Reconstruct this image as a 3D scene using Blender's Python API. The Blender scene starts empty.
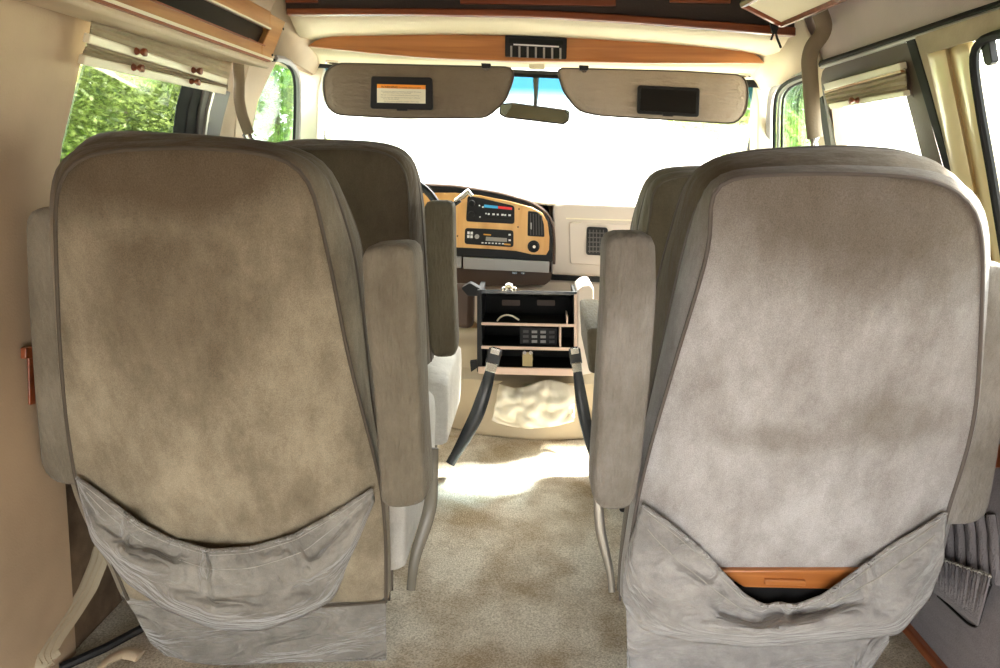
import bpy, bmesh, math, random
import numpy as np
from mathutils import Vector, Matrix, noise
random.seed(7)
PI = math.pi
sc = bpy.context.scene
col = sc.collection

# ------------------------------------------------------------------ camera
FPX = 740.0
CAM = Vector((0, 0, 1.0))
psi, th, ro = math.radians(2.07), math.radians(12.9), math.radians(1.8)
Fw = Vector((-math.sin(psi)*math.cos(th), math.cos(psi)*math.cos(th), -math.sin(th)))
R0 = Vector((math.cos(psi), math.sin(psi), 0)); U0 = R0.cross(Fw)
Rt = R0*math.cos(ro) + U0*math.sin(ro); Up = -R0*math.sin(ro) + U0*math.cos(ro)
cd = bpy.data.cameras.new('camera'); cam = bpy.data.objects.new('camera', cd); col.objects.link(cam)
cd.sensor_width = 36.0; cd.lens = FPX/1000*36; cd.clip_start = 0.02; cd.clip_end = 500
cam.matrix_world = Matrix(((Rt.x, Up.x, -Fw.x, CAM.x), (Rt.y, Up.y, -Fw.y, CAM.y), (Rt.z, Up.z, -Fw.z, CAM.z), (0, 0, 0, 1)))
sc.camera = cam

# ------------------------------------------------------------------ light
w = bpy.data.worlds.new('sky'); sc.world = w; w.use_nodes = True
wn = w.node_tree.nodes; wl = w.node_tree.links
sky = wn.new('ShaderNodeTexSky'); sky.sky_type = 'NISHITA'; sky.sun_disc = False
sky.sun_elevation = math.radians(55); sky.sun_rotation = math.radians(20); sky.air_density = 1.0; sky.dust_density = 4.0; sky.ozone_density = 0.6
mixw = wn.new('ShaderNodeMix'); mixw.data_type = 'RGBA'; mixw.inputs['Factor'].default_value = 0.72
wl.new(sky.outputs[0], mixw.inputs['A']); mixw.inputs['B'].default_value = (8.5, 8.4, 8.0, 1)
wl.new(mixw.outputs['Result'], wn['Background'].inputs['Color']); wn['Background'].inputs['Strength'].default_value = 0.62
sd = bpy.data.lights.new('sun', 'SUN'); sd.energy = 26; sd.angle = math.radians(9); sd.color = (1, .96, .88)
so = bpy.data.objects.new('sun', sd); col.objects.link(so); so.location = (2, 6, 8)
so.rotation_euler = Vector((0.55, 0.42, 1.0)).to_track_quat('Z', 'Y').to_euler()
vs = sc.view_settings; vs.view_transform = 'Standard'; vs.look = 'None'; vs.gamma = 1; vs.use_curve_mapping = False
vs.exposure = 1.35
sc.cycles.max_bounces = 10; sc.cycles.diffuse_bounces = 6; sc.cycles.transparent_max_bounces = 12
sc.cycles.use_denoising = True
sc.cycles.sample_clamp_indirect = 8

# ------------------------------------------------------------------ points
def ray(px, py): return Fw*FPX + Rt*(px-500) + Up*(334-py)
def aty(px, py, Y): d = ray(px, py); return CAM + d*(Y/d.y)
def atx(px, py, X): d = ray(px, py); return CAM + d*(X/d.x)
def atz(px, py, Z): d = ray(px, py); return CAM + d*((Z-CAM.z)/d.z)
class Plane:
    def __init__(s, P, n):
        s.P = Vector(P); s.n = Vector(n).normalized()
        if s.n.dot(s.P-CAM) < 0: s.n = -s.n          # n points away from the viewer's side
    def at(s, px, py, off=0.0):
        d = ray(px, py); P = s.P + s.n*off
        return CAM + d*((P-CAM).dot(s.n)/d.dot(s.n))
def YP(Y, slope=0.0): return Plane((0, Y, 1.0), (0, 1, slope))
LW = Plane((-.86, 0, .85), (-.43, 0, .10)); LW.n = Vector((-.43, 0, .10)).normalized()
LW.n = -Vector((.43, 0, -.10)).normalized()
# left wall plane through (-.86,.85) and (-.76,1.28); normal outward
LW.n = Vector((-.43, 0, .10)).normalized()
RW = Plane((.86, 0, .85), (.43, 0, .10)); RW.n = Vector((.43, 0, .10)).normalized()

# ------------------------------------------------------------------ materials
def new_mat(name):
    m = bpy.data.materials.new(name); m.use_nodes = True
    return m, m.node_tree.nodes, m.node_tree.links, m.node_tree.nodes['Principled BSDF']
def plain(name, c, rough=.5, metal=0, spec=.5, coat=0, bump=0, bscale=200, var=0, vscale=6):
    m, n, l, b = new_mat(name)
    b.inputs['Base Color'].default_value = (*c, 1); b.inputs['Roughness'].default_value = rough
    b.inputs['Metallic'].default_value = metal; b.inputs['Specular IOR Level'].default_value = spec
    b.inputs['Coat Weight'].default_value = coat
    tc = n.new('ShaderNodeTexCoord')
    if bump:
        t = n.new('ShaderNodeTexNoise'); t.inputs['Scale'].default_value = bscale; t.inputs['Detail'].default_value = 3
        l.new(tc.outputs['Object'], t.inputs['Vector'])
        bp = n.new('ShaderNodeBump'); bp.inputs['Strength'].default_value = bump; bp.inputs['Distance'].default_value = .003
        l.new(t.outputs[0], bp.inputs['Height']); l.new(bp.outputs[0], b.inputs['Normal'])
    if var:
        t = n.new('ShaderNodeTexNoise'); t.inputs['Scale'].default_value = vscale; t.inputs['Detail'].default_value = 4
        l.new(tc.outputs['Object'], t.inputs['Vector'])
        r = n.new('ShaderNodeValToRGB'); r.color_ramp.elements[0].position = .3; r.color_ramp.elements[1].position = .7
        r.color_ramp.elements[0].color = (*[x*(1-var) for x in c], 1); r.color_ramp.elements[1].color = (*[min(1, x*(1+var*.6)) for x in c], 1)
        l.new(t.outputs[0], r.inputs[0]); l.new(r.outputs[0], b.inputs['Base Color'])
    return m
def velour(name, c1, c2, dirt_and_shade, dscale=2.6, dpos=(.52, .75), sheen=.12, stretch=(1, 1, .55), blobs=(), fold=None):
    m, n, l, b = new_mat(name)
    tc = n.new('ShaderNodeTexCoord'); mp = n.new('ShaderNodeMapping'); mp.inputs['Scale'].default_value = stretch
    l.new(tc.outputs['Object'], mp.inputs[0])
    def nz(s, d, rgh=.6, src=mp):
        t = n.new('ShaderNodeTexNoise'); t.inputs['Scale'].default_value = s; t.inputs['Detail'].default_value = d; t.inputs['Roughness'].default_value = rgh
        l.new(src.outputs[0], t.inputs['Vector']); return t
    a = nz(8, 6, .7); r = n.new('ShaderNodeValToRGB'); r.color_ramp.elements[0].position = .36; r.color_ramp.elements[1].position = .64
    r.color_ramp.elements[0].color = (*c1, 1); r.color_ramp.elements[1].color = (*c2, 1); l.new(a.outputs[0], r.inputs[0])
    d = nz(dscale, 6, .65); r2 = n.new('ShaderNodeValToRGB'); r2.color_ramp.elements[0].position = dpos[0]; r2.color_ramp.elements[1].position = dpos[1]
    l.new(d.outputs[0], r2.inputs[0])
    sc_ = n.new('ShaderNodeMath'); sc_.operation = 'MULTIPLY'; sc_.inputs[1].default_value = .75; l.new(r2.outputs[0], sc_.inputs[0])
    fac = sc_
    for (bx, by, bz, rx, rz, st) in blobs:      # soiled patches and painted shade at the seat tops: noisy-edged ellipses
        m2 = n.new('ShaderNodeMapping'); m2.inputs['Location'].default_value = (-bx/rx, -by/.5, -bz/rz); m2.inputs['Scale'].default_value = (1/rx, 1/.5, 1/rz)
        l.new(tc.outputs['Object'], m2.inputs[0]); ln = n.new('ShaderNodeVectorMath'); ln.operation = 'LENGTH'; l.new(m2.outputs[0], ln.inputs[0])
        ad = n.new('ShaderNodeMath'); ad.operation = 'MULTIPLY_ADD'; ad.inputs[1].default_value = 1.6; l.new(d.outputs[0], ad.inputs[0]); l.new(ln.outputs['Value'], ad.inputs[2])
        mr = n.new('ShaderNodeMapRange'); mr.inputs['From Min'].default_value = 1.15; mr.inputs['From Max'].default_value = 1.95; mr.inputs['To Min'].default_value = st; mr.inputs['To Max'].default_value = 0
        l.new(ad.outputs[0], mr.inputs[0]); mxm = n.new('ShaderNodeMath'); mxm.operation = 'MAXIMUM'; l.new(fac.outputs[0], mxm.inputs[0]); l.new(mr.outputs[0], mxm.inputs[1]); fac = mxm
    mx = n.new('ShaderNodeMix'); mx.data_type = 'RGBA'; l.new(fac.outputs[0], mx.inputs['Factor']); l.new(r.outputs[0], mx.inputs['A']); mx.inputs['B'].default_value = (*dirt_and_shade, 1)
    f = nz(420, 2, .5, tc); r3 = n.new('ShaderNodeValToRGB'); r3.color_ramp.elements[0].color = (.78, .78, .78, 1); r3.color_ramp.elements[1].color = (1.15, 1.15, 1.15, 1)
    r3.color_ramp.elements[0].position = .3; r3.color_ramp.elements[1].position = .7
    l.new(f.outputs[0], r3.inputs[0]); mu = n.new('ShaderNodeMix'); mu.data_type = 'RGBA'; mu.blend_type = 'MULTIPLY'; mu.inputs['Factor'].default_value = 1
    l.new(mx.outputs['Result'], mu.inputs['A']); l.new(r3.outputs[0], mu.inputs['B']); l.new(mu.outputs['Result'], b.inputs['Base Color'])
    b.inputs['Roughness'].default_value = .9; b.inputs['Specular IOR Level'].default_value = .15
    b.inputs['Sheen Weight'].default_value = sheen; b.inputs['Sheen Roughness'].default_value = .4
    bp = n.new('ShaderNodeBump'); bp.inputs['Strength'].default_value = .25; bp.inputs['Distance'].default_value = .002
    l.new(f.outputs[0], bp.inputs['Height'])
    g = nz(14, 3, .5, tc) if not fold else nz(fold, 2, .4, tc); bp2 = n.new('ShaderNodeBump'); bp2.inputs['Strength'].default_value = .45; bp2.inputs['Distance'].default_value = .012 if not fold else .06
    l.new(g.outputs[0], bp2.inputs['Height']); l.new(bp.outputs[0], bp2.inputs['Normal']); l.new(bp2.outputs[0], b.inputs['Normal'])
    return m
def wood(name, c1, c2, scale=30, axis='X', rough=.35, coat=.4):
    m, n, l, b = new_mat(name)
    tc = n.new('ShaderNodeTexCoord'); mp = n.new('ShaderNodeMapping')
    s = {'X': (.06, 1, 1), 'Y': (1, .06, 1), 'Z': (1, 1, .06)}[axis]; mp.inputs['Scale'].default_value = s
    l.new(tc.outputs['Object'], mp.inputs[0])
    t = n.new('ShaderNodeTexNoise'); t.inputs['Scale'].default_value = scale*3; t.inputs['Detail'].default_value = 6; t.inputs['Distortion'].default_value = .6
    l.new(mp.outputs[0], t.inputs['Vector'])
    r = n.new('ShaderNodeValToRGB'); r.color_ramp.elements[0].position = .35; r.color_ramp.elements[1].position = .65
    r.color_ramp.elements[0].color = (*c1, 1); r.color_ramp.elements[1].color = (*c2, 1)
    l.new(t.outputs[0], r.inputs[0]); l.new(r.outputs[0], b.inputs['Base Color'])
    b.inputs['Roughness'].default_value = rough; b.inputs['Coat Weight'].default_value = coat; b.inputs['Coat Roughness'].default_value = .2
    return m
def glass(name, tint=(1, 1, 1), refl=.06, band=None):
    m = bpy.data.materials.new(name); m.use_nodes = True; n = m.node_tree.nodes; l = m.node_tree.links; n.clear()
    o = n.new('ShaderNodeOutputMaterial'); tr = n.new('ShaderNodeBsdfTransparent'); gl = n.new('ShaderNodeBsdfGlossy'); gl.inputs['Roughness'].default_value = .02
    tr.inputs[0].default_value = (*tint, 1)
    fr = n.new('ShaderNodeFresnel'); fr.inputs[0].default_value = 1.45; mu = n.new('ShaderNodeMath'); mu.operation = 'MULTIPLY'; mu.inputs[1].default_value = refl/.04*.5
    l.new(fr.outputs[0], mu.inputs[0]); mx = n.new('ShaderNodeMixShader'); l.new(mu.outputs[0], mx.inputs[0]); l.new(tr.outputs[0], mx.inputs[1]); l.new(gl.outputs[0], mx.inputs[2])
    l.new(mx.outputs[0], o.inputs[0])
    if band:  # blue shade band along the top of the pane
        tc = n.new('ShaderNodeTexCoord'); sp = n.new('ShaderNodeSeparateXYZ'); l.new(tc.outputs['Object'], sp.inputs[0])
        mr = n.new('ShaderNodeMapRange'); mr.inputs['From Min'].default_value = band[0]; mr.inputs['From Max'].default_value = band[1]
        l.new(sp.outputs['Z'], mr.inputs[0]); mc = n.new('ShaderNodeMix'); mc.data_type = 'RGBA'
        l.new(mr.outputs[0], mc.inputs['Factor']); mc.inputs['A'].default_value = (*tint, 1); mc.inputs['B'].default_value = (.16, .33, .42, 1)
        l.new(mc.outputs['Result'], tr.inputs[0])
    return m

M = {}
M['vel_left'] = velour('taupe_velour', (.20, .166, .115), (.385, .33, .24), (.105, .078, .05), 2.3, (.46, .72), blobs=((-.02, -.2, .80, .17, .18, .55), (0, -.2, 1.0, .42, .13, .9)))  # worn patch mid-back; the wide top blob paints in the shade up there
M['vel_right'] = velour('grey_velour', (.325, .305, .295), (.53, .522, .53), (.15, .12, .085), 2.6, (.5, .76), blobs=((-.02, -.2, .99, .42, .17, .8), (.08, -.2, .62, .11, .05, .4), (-.12, -.2, .58, .10, .03, .4)))  # wide top blob is brown soil plus painted shade, the small ones stains
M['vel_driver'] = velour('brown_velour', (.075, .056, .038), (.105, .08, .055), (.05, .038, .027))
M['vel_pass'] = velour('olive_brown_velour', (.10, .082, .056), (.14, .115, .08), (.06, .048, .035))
M['vel_arm'] = velour('armrest_velour', (.165, .142, .105), (.25, .22, .17), (.09, .073, .05), 5, (.5, .8))
M['vel_arm_r'] = velour('grey_armrest_velour', (.22, .20, .175), (.345, .325, .305), (.12, .098, .07), 5, (.5, .8))
M['vel_arm_d'] = velour('dark_armrest_velour', (.11, .09, .06), (.15, .125, .085), (.06, .048, .035), 6, (.5, .8))
M['pocket'] = velour('pocket_velour', (.18, .168, .15), (.33, .31, .275), (.09, .085, .08), 3.5, (.46, .8), .5, (1, 1, 1), fold=9)
M['pocket_r'] = velour('grey_pocket_velour', (.26, .25, .246), (.41, .395, .385), (.13, .125, .122), 3.5, (.48, .8), .5, (1, 1, 1), fold=9)
M['vel_cushion'] = velour('sunlit_cushion_velour', (.52, .50, .46), (.66, .64, .60), (.40, .37, .33), 5, (.5, .8))  # sunlight on the cushion sides is put into this pale colour
M['front_left'] = velour('brown_shaded_front_velour', (.115, .092, .06), (.175, .143, .098), (.08, .062, .042), 5, (.45, .75))  # worn brown cloth, darkened further to paint in the rim's shade
M['front_right'] = velour('taupe_shaded_front_velour', (.15, .122, .09), (.225, .19, .15), (.10, .08, .055), 5, (.45, .75))  # worn taupe cloth with the rim's shade painted into its colour
M['piping'] = plain('piping_fabric', (.085, .068, .05), .8)
M['piping_r'] = plain('grey_piping_fabric', (.13, .11, .10), .8)
M['seam'] = plain('seam_thread', (.42, .40, .36), .8)
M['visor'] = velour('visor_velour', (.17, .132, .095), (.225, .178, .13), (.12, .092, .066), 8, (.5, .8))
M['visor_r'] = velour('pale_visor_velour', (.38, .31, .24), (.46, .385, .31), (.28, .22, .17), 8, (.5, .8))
M['cream'] = plain('cream_vinyl', (.62, .50, .35), .6, bump=.15, bscale=300, var=.10)
M['cream_light'] = plain('pale_cream_plastic', (.80, .72, .56), .5, bump=.05)
M['jamb'] = plain('yellow_cream_paint', (.76, .63, .36), .35, coat=.3)
M['wallfab'] = plain('tan_wall_vinyl', (.47, .35, .235), .65, bump=.2, bscale=260, var=.18, vscale=4)
M['headliner'] = plain('mauve_headliner', (.52, .435, .42), .9, bump=.3, bscale=350, var=.08)
M['headliner_cream'] = plain('cream_headliner', (.84, .75, .55), .8, bump=.2, bscale=300, var=.06)
M['greypanel'] = velour('lavender_grey_upholstery', (.22, .20, .215), (.30, .275, .29), (.16, .145, .15), 8, (.5, .8))
M['wood'] = wood('honey_oak', (.37, .125, .03), (.56, .225, .065), 14, 'X')
M['wood_y'] = wood('honey_oak_long', (.35, .15, .045), (.56, .28, .09), 14, 'Y')
M['redwood'] = wood('reddish_trim_wood', (.17, .036, .010), (.28, .07, .02), 14, 'X')
M['redwood_y'] = wood('reddish_trim_wood_long', (.20, .045, .012), (.32, .085, .025), 14, 'Y')
M['burl'] = wood('pale_burl_veneer', (.66, .33, .10), (.84, .50, .19), 5, 'Z')
M['velvet'] = plain('dark_brown_velvet', (.055, .04, .033), .95, bump=.2)
M['black'] = plain('black_plastic', (.010, .010, .011), .45, spec=.3)
M['rubber'] = plain('black_rubber', (.010, .010, .010), .7, spec=.25)
M['darkbrown'] = plain('dark_brown_plastic', (.09, .055, .04), .5)
M['browntrim'] = plain('brown_window_trim', (.07, .043, .024), .6, bump=.1)
M['greytrim'] = plain('grey_door_post', (.075, .067, .068), .5)
M['greyplast'] = plain('mid_grey_plastic', (.36, .34, .33), .4)
M['mauveplast'] = plain('mauve_beige_plastic', (.60, .52, .46), .5, bump=.05)
M['pinkedge'] = plain('pinkish_beige_edge', (.62, .46, .38), .5)
M['chrome'] = plain('chrome', (.8, .8, .78), .15, metal=1)
M['steel'] = plain('dull_steel', (.45, .43, .40), .4, metal=1)
M['stalk'] = plain('blue_grey_stalk_plastic', (.03, .035, .042), .25, coat=.6)
M['stalk_tan'] = plain('tan_grey_stalk_plastic', (.15, .135, .105), .35, coat=.3)
M['webbing'] = plain('tan_webbing', (.40, .34, .24), .7, bump=.3, bscale=150)
M['webbing_dark'] = plain('brown_webbing', (.26, .20, .13), .7, bump=.3, bscale=150)
M['shade'] = plain('pleated_shade_cloth', (.40, .33, .22), .85, bump=.2, bscale=200, var=.12, vscale=20)
M['rail'] = plain('ivory_rail', (.80, .74, .56), .4)
M['white'] = plain('white_paint', (.8, .8, .8), .4)
M['pouch'] = plain('pale_crumpled_leather', (.84, .78, .64), .4, bump=.15, bscale=120)
M['vinyl'] = plain('beige_leather', (.60, .51, .36), .45, bump=.15, bscale=120, var=.10)
M['brown_carpet'] = plain('brown_carpet', (.17, .11, .065), .95, bump=1, bscale=500, var=.3, vscale=30)
M['mirror'] = plain('mirror_glass', (.42, .50, .47), .02, metal=1)
M['blackglass'] = plain('black_glass', (.012, .010, .008), .35, spec=.1)
M['glass'] = glass('clear_glass', (.93, .96, .94), .04)
M['glass_tint'] = glass('smoked_glass', (.56, .60, .54), .05)
M['glass_green'] = glass('greenish_glass', (.62, .72, .66), .05)
M['orange'] = plain('orange_label', (.95, .33, .03), .5)
M['label'] = plain('cream_label', (.85, .80, .62), .5)
M['ink'] = plain('black_ink', (.03, .02, .015), .6)
M['ink_soft'] = plain('grey_ink', (.35, .33, .26), .6)
M['bluemark'] = plain('blue_mark', (.05, .40, .75), .5)
M['redmark'] = plain('red_mark', (.75, .03, .03), .5)
M['whitemark'] = plain('white_mark', (.8, .8, .8), .5)
M['amber'] = plain('amber_mark', (.75, .35, .05), .5)
M['lcd'] = plain('grey_display', (.30, .28, .25), .3)
M['grass'] = plain('grass', (.16, .28, .06), .9, var=.3, vscale=2)
M['drive'] = plain('pale_gravel', (.62, .60, .55), .9, var=.1)
M['bark'] = plain('bark', (.16, .12, .09), .9, bump=.5, bscale=20)
# foliage with leaf to leaf variation
def foliage(name, a, b_):
    m, n, l, b = new_mat(name); g = n.new('ShaderNodeNewGeometry'); r = n.new('ShaderNodeValToRGB')
    r.color_ramp.elements[0].color = (*a, 1); r.color_ramp.elements[1].color = (*b_, 1)
    l.new(g.outputs['Random Per Island'], r.inputs[0]); l.new(r.outputs[0], b.inputs['Base Color'])
    b.inputs['Roughness'].default_value = .5
    tl = n.new('ShaderNodeBsdfTranslucent'); l.new(r.outputs[0], tl.inputs[0]); mx = n.new('ShaderNodeMixShader'); mx.inputs[0].default_value = .4
    l.new(b.outputs[0], mx.inputs[1]); l.new(tl.outputs[0], mx.inputs[2]); l.new(mx.outputs[0], n['Material Output'].inputs[0]); return m
M['leaf'] = foliage('spring_leaves', (.05, .09, .025), (.42, .50, .15))
M['leaf2'] = foliage('yellow_green_leaves', (.14, .27, .03), (.50, .62, .10))
# carpet
m, n, l, b = new_mat('beige_carpet'); tc = n.new('ShaderNodeTexCoord')
t1 = n.new('ShaderNodeTexNoise'); t1.inputs['Scale'].default_value = 230; t1.inputs['Detail'].default_value = 4; t1.inputs['Roughness'].default_value = .7
t2 = n.new('ShaderNodeTexNoise'); t2.inputs['Scale'].default_value = 7; t2.inputs['Detail'].default_value = 5
for t in (t1, t2): l.new(tc.outputs['Object'], t.inputs['Vector'])
r = n.new('ShaderNodeValToRGB'); r.color_ramp.elements[0].position = .36; r.color_ramp.elements[1].position = .62
r.color_ramp.elements[0].color = (.52, .45, .34, 1); r.color_ramp.elements[1].color = (.97, .90, .77, 1); l.new(t1.outputs[0], r.inputs[0])
r2 = n.new('ShaderNodeValToRGB'); r2.color_ramp.elements[0].position = .36; r2.color_ramp.elements[1].position = .6
r2.color_ramp.elements[0].color = (.62, .54, .44, 1); r2.color_ramp.elements[1].color = (1, 1, 1, 1); l.new(t2.outputs[0], r2.inputs[0])
mu = n.new('ShaderNodeMix'); mu.data_type = 'RGBA'; mu.blend_type = 'MULTIPLY'; mu.inputs['Factor'].default_value = 1
l.new(r.outputs[0], mu.inputs['A']); l.new(r2.outputs[0], mu.inputs['B']); l.new(mu.outputs['Result'], b.inputs['Base Color'])
b.inputs['Roughness'].default_value = .95; b.inputs['Specular IOR Level'].default_value = .1
bp = n.new('ShaderNodeBump'); bp.inputs['Strength'].default_value = .9; bp.inputs['Distance'].default_value = .008
l.new(t1.outputs[0], bp.inputs['Height']); l.new(bp.outputs[0], b.inputs['Normal']); M['carpet'] = m

# ------------------------------------------------------------------ mesh tools
class MB:
    def __init__(s): s.v = []; s.f = []
    def add(s, vs, fs):
        k = len(s.v); s.v += [Vector(p) for p in vs]; s.f += [tuple(i+k for i in f) for f in fs]; return s
    def box(s, a, b):
        x0, y0, z0 = a; x1, y1, z1 = b
        return s.add([(x0, y0, z0), (x1, y0, z0), (x1, y1, z0), (x0, y1, z0), (x0, y0, z1), (x1, y0, z1), (x1, y1, z1), (x0, y1, z1)],
                     [(0, 3, 2, 1), (4, 5, 6, 7), (0, 1, 5, 4), (1, 2, 6, 5), (2, 3, 7, 6), (3, 0, 4, 7)])
    def prism(s, pts, d):
        """polygon pts, extruded by vector d (or list of back points)"""
        n_ = len(pts); d = Vector(d); bk = [Vector(p)+d for p in pts]
        fs = [tuple(range(n_)), tuple(range(2*n_-1, n_-1, -1))] + [(i, i+n_, (i+1) % n_+n_, (i+1) % n_) for i in range(n_)]
        return s.add(list(pts)+bk, fs)
    def ringed(s, rings, closed=True, cap=True):
        n_ = len(rings[0]); vs = [p for r_ in rings for p in r_]; fs = []
        for k in range(len(rings)-1):
            for i in range(n_ if closed else n_-1):
                j = (i+1) % n_; fs.append((k*n_+i, k*n_+j, (k+1)*n_+j, (k+1)*n_+i))
        if cap and closed:
            fs.append(tuple(range(n_-1, -1, -1))); fs.append(tuple((len(rings)-1)*n_+i for i in range(n_)))
        return s.add(vs, fs)
    def tube(s, pts, r, seg=8, closed=False, flat=1.0, side=None):
        """swept tube; flat<1 makes a strap: width r along 'side', thickness r*flat"""
        pts = [Vector(p) for p in pts]; n_ = len(pts); rings = []; prev = None
        for i, p in enumerate(pts):
            if closed: t = pts[(i+1) % n_]-pts[i-1]
            else: t = pts[min(i+1, n_-1)]-pts[max(i-1, 0)]
            t.normalize()
            if side is not None: a = Vector(side)-t*Vector(side).dot(t)
            elif prev is not None: a = prev-t*prev.dot(t)
            else: a = t.cross(Vector((0, 0, 1)) if abs(t.z) < .9 else Vector((1, 0, 0)))
            a.normalize(); prev = a; b_ = t.cross(a); rr = r[i] if isinstance(r, (list, tuple)) else r
            rings.append([p + a*math.cos(2*PI*k/seg)*rr + b_*math.sin(2*PI*k/seg)*rr*flat for k in range(seg)])
        if closed: rings.append(rings[0]); return s.ringed(rings, True, False)
        return s.ringed(rings)
    def disc(s, c, ax, r, h, seg=24, prof=None):
        """lathe round axis ax at c: prof list of (radius, height)"""
        ax = Vector(ax).normalized(); a = ax.orthogonal().normalized(); b_ = ax.cross(a)
        prof = prof or [(r, 0), (r, h)]
        return s.ringed([[Vector(c)+ax*hh+(a*math.cos(2*PI*k/seg)+b_*math.sin(2*PI*k/seg))*rr for k in range(seg)] for rr, hh in prof])
    def build(s, name, mat, parent=None, bevel=0, seg=2, smooth=True, subsurf=0, solid=0, label=None, origin=None, angle=40):
        if parent is not None:
            o0 = parent; 
            while o0.parent: o0 = o0.parent
            org = o0.location
        else:
            P = s.v; org = Vector(origin) if origin is not None else Vector(((min(p.x for p in P)+max(p.x for p in P))/2, (min(p.y for p in P)+max(p.y for p in P))/2, min(p.z for p in P)))
        me = bpy.data.meshes.new(name); me.from_pydata([tuple(p-org) for p in s.v], [], s.f); me.validate()
        bm = bmesh.new(); bm.from_mesh(me); bmesh.ops.recalc_face_normals(bm, faces=bm.faces)
        if smooth:
            for f in bm.faces: f.smooth = True
            for e in bm.edges:
                if len(e.link_faces) == 2 and e.calc_face_angle(0) > math.radians(angle): e.smooth = False
        bm.to_mesh(me); bm.free(); me.materials.append(mat)
        o = bpy.data.objects.new(name, me); col.objects.link(o)
        if parent is not None: o.parent = parent
        else: o.location = org
        if bevel:
            md = o.modifiers.new('bevel', 'BEVEL'); md.width = bevel; md.segments = seg; md.limit_method = 'ANGLE'; md.angle_limit = math.radians(35); md.harden_normals = False
        if solid:
            md = o.modifiers.new('solid', 'SOLIDIFY'); md.thickness = solid; md.offset = 0
        if subsurf:
            md = o.modifiers.new('sub', 'SUBSURF'); md.levels = subsurf; md.render_levels = subsurf
        if label: o['label'] = label
        return o
def tag(o, label=None, cat=None, group=None, kind=None):
    if label: o['label'] = label
    if cat: o['category'] = cat
    if group: o['group'] = group
    if kind: o['kind'] = kind
    return o
def thing(name, label, cat, loc, group=None):
    o = bpy.data.objects.new(name, None); col.objects.link(o); o.location = loc; o.empty_display_size = .05
    return tag(o, label, cat, group)
def struct(name, mb, mat, parent=None, **k):
    o = mb.build(name, mat, parent, **k)
    if parent is None: o['kind'] = 'structure'
    return o
def resample(pts, n_, closed=True):
    P = [Vector(p) for p in pts]
    if closed: P = P+[P[0]]
    L = [0]
    for a, b_ in zip(P, P[1:]): L.append(L[-1]+(b_-a).length)
    out = []; k = 0; cnt = n_ if closed else n_-1
    for i in range(n_):
        t = L[-1]*i/cnt
        while k < len(L)-2 and L[k+1] < t: k += 1
        out.append(P[k].lerp(P[k+1], min(1, (t-L[k])/max(1e-9, L[k+1]-L[k]))))
    return out
def smooth_loop(P, n_=2, closed=True):
    for _ in range(n_):
        Q = list(P)
        for i in range(len(P)):
            if not closed and i in (0, len(P)-1): continue
            Q[i] = P[i]*.5 + (P[i-1]+P[(i+1) % len(P)])*.25
        P = Q
    return P
def lin(pts, n_):     # resample a pixel polyline
    return [(p.x, p.y) for p in smooth_loop(resample([(a, b_, 0) for a, b_ in pts], n_, False), 2, False)]
def curve3(pts, n_=24, sm=3): return smooth_loop(resample(pts, n_, False), sm, False)
def rounded(px, r, seg=4):
    out = []; n_ = len(px)
    for i in range(n_):
        a, p, c = Vector((*px[i-1],)), Vector((*px[i],)), Vector((*px[(i+1) % n_],))
        u = (a-p); v = (c-p); rr = min(r, u.length*.45, v.length*.45); u.normalize(); v.normalize()
        for k in range(seg+1):
            t = k/seg; q = (p+u*rr)*(1-t)**2 + p*2*t*(1-t) + (p+v*rr)*t*t; out.append((q.x, q.y))
    return out
def slab(px, pl, thick, off=0.0, rnd=0):
    if rnd: px = rounded(px, rnd)
    pts = [pl.at(x, y, off) for x, y in px]
    return MB().prism(pts, pl.n*thick)
def rect(x0, y0, x1, y1, s=0.0):   # pixel rectangle sheared by slope s
    return [(x0, y0), (x1, y0+s*(x1-x0)), (x1, y1+s*(x1-x0)), (x0, y1)]

# ================================================================== SHELL
FLOOR_Y0, FLOOR_Y1 = -.80, 3.45
mb = MB(); NX, NY = 60, 130
vs_ = []; fs_ = []
for j in range(NY+1):
    for i in range(NX+1):
        x = -.98+1.96*i/NX; y = FLOOR_Y0+(FLOOR_Y1-FLOOR_Y0)*j/NY
        z = .006*noise.noise(Vector((x*6, y*6, 0)))+.002*noise.noise(Vector((x*30, y*30, 3)))-.004
        vs_.append((x, y, z))
for j in range(NY):
    for i in range(NX): a = j*(NX+1)+i; fs_.append((a, a+1, a+NX+2, a+NX+1))
k = len(vs_)
vs_ += [(-.98, FLOOR_Y0, -.05), (.98, FLOOR_Y0, -.05), (.98, FLOOR_Y1, -.05), (-.98, FLOOR_Y1, -.05)]
fs_ += [(k, k+3, k+2, k+1)]
struct('floor', MB().add(vs_, fs_), M['carpet'])

def wall_panel(side, y0, y1, prof, th_=.03):
    """side wall strip between y0,y1 following profile [(x,z)...] (x positive), outward thickness"""
    s_ = 1 if side == 'R' else -1; mb = MB(); n_ = len(prof)
    inn = [[(s_*x, y, z) for x, z in prof] for y in (y0, y1)]
    out = [[(s_*(x+th_), y, z) for x, z in prof] for y in (y0, y1)]
    ring0 = inn[0]+out[0][::-1]; ring1 = inn[1]+out[1][::-1]
    return mb.ringed([ring0, ring1])
LOW = [(.90, -.04), (.885, .30), (.875, .60), (.868, .82)]
def wx(z): return .86-(z-.85)*.1/.43
UPP = [(.745, 1.33), (.71, 1.40), (.655, 1.48), (.57, 1.54)]
ZB, ZT = .84, 1.285
mid = lambda z0, z1: [(wx(z0), z0), (wx((z0+z1)/2), (z0+z1)/2), (wx(z1), z1)]
def merge(*mbs):
    m_ = MB()
    for q in mbs: m_.add(q.v, q.f)
    return m_
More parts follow.
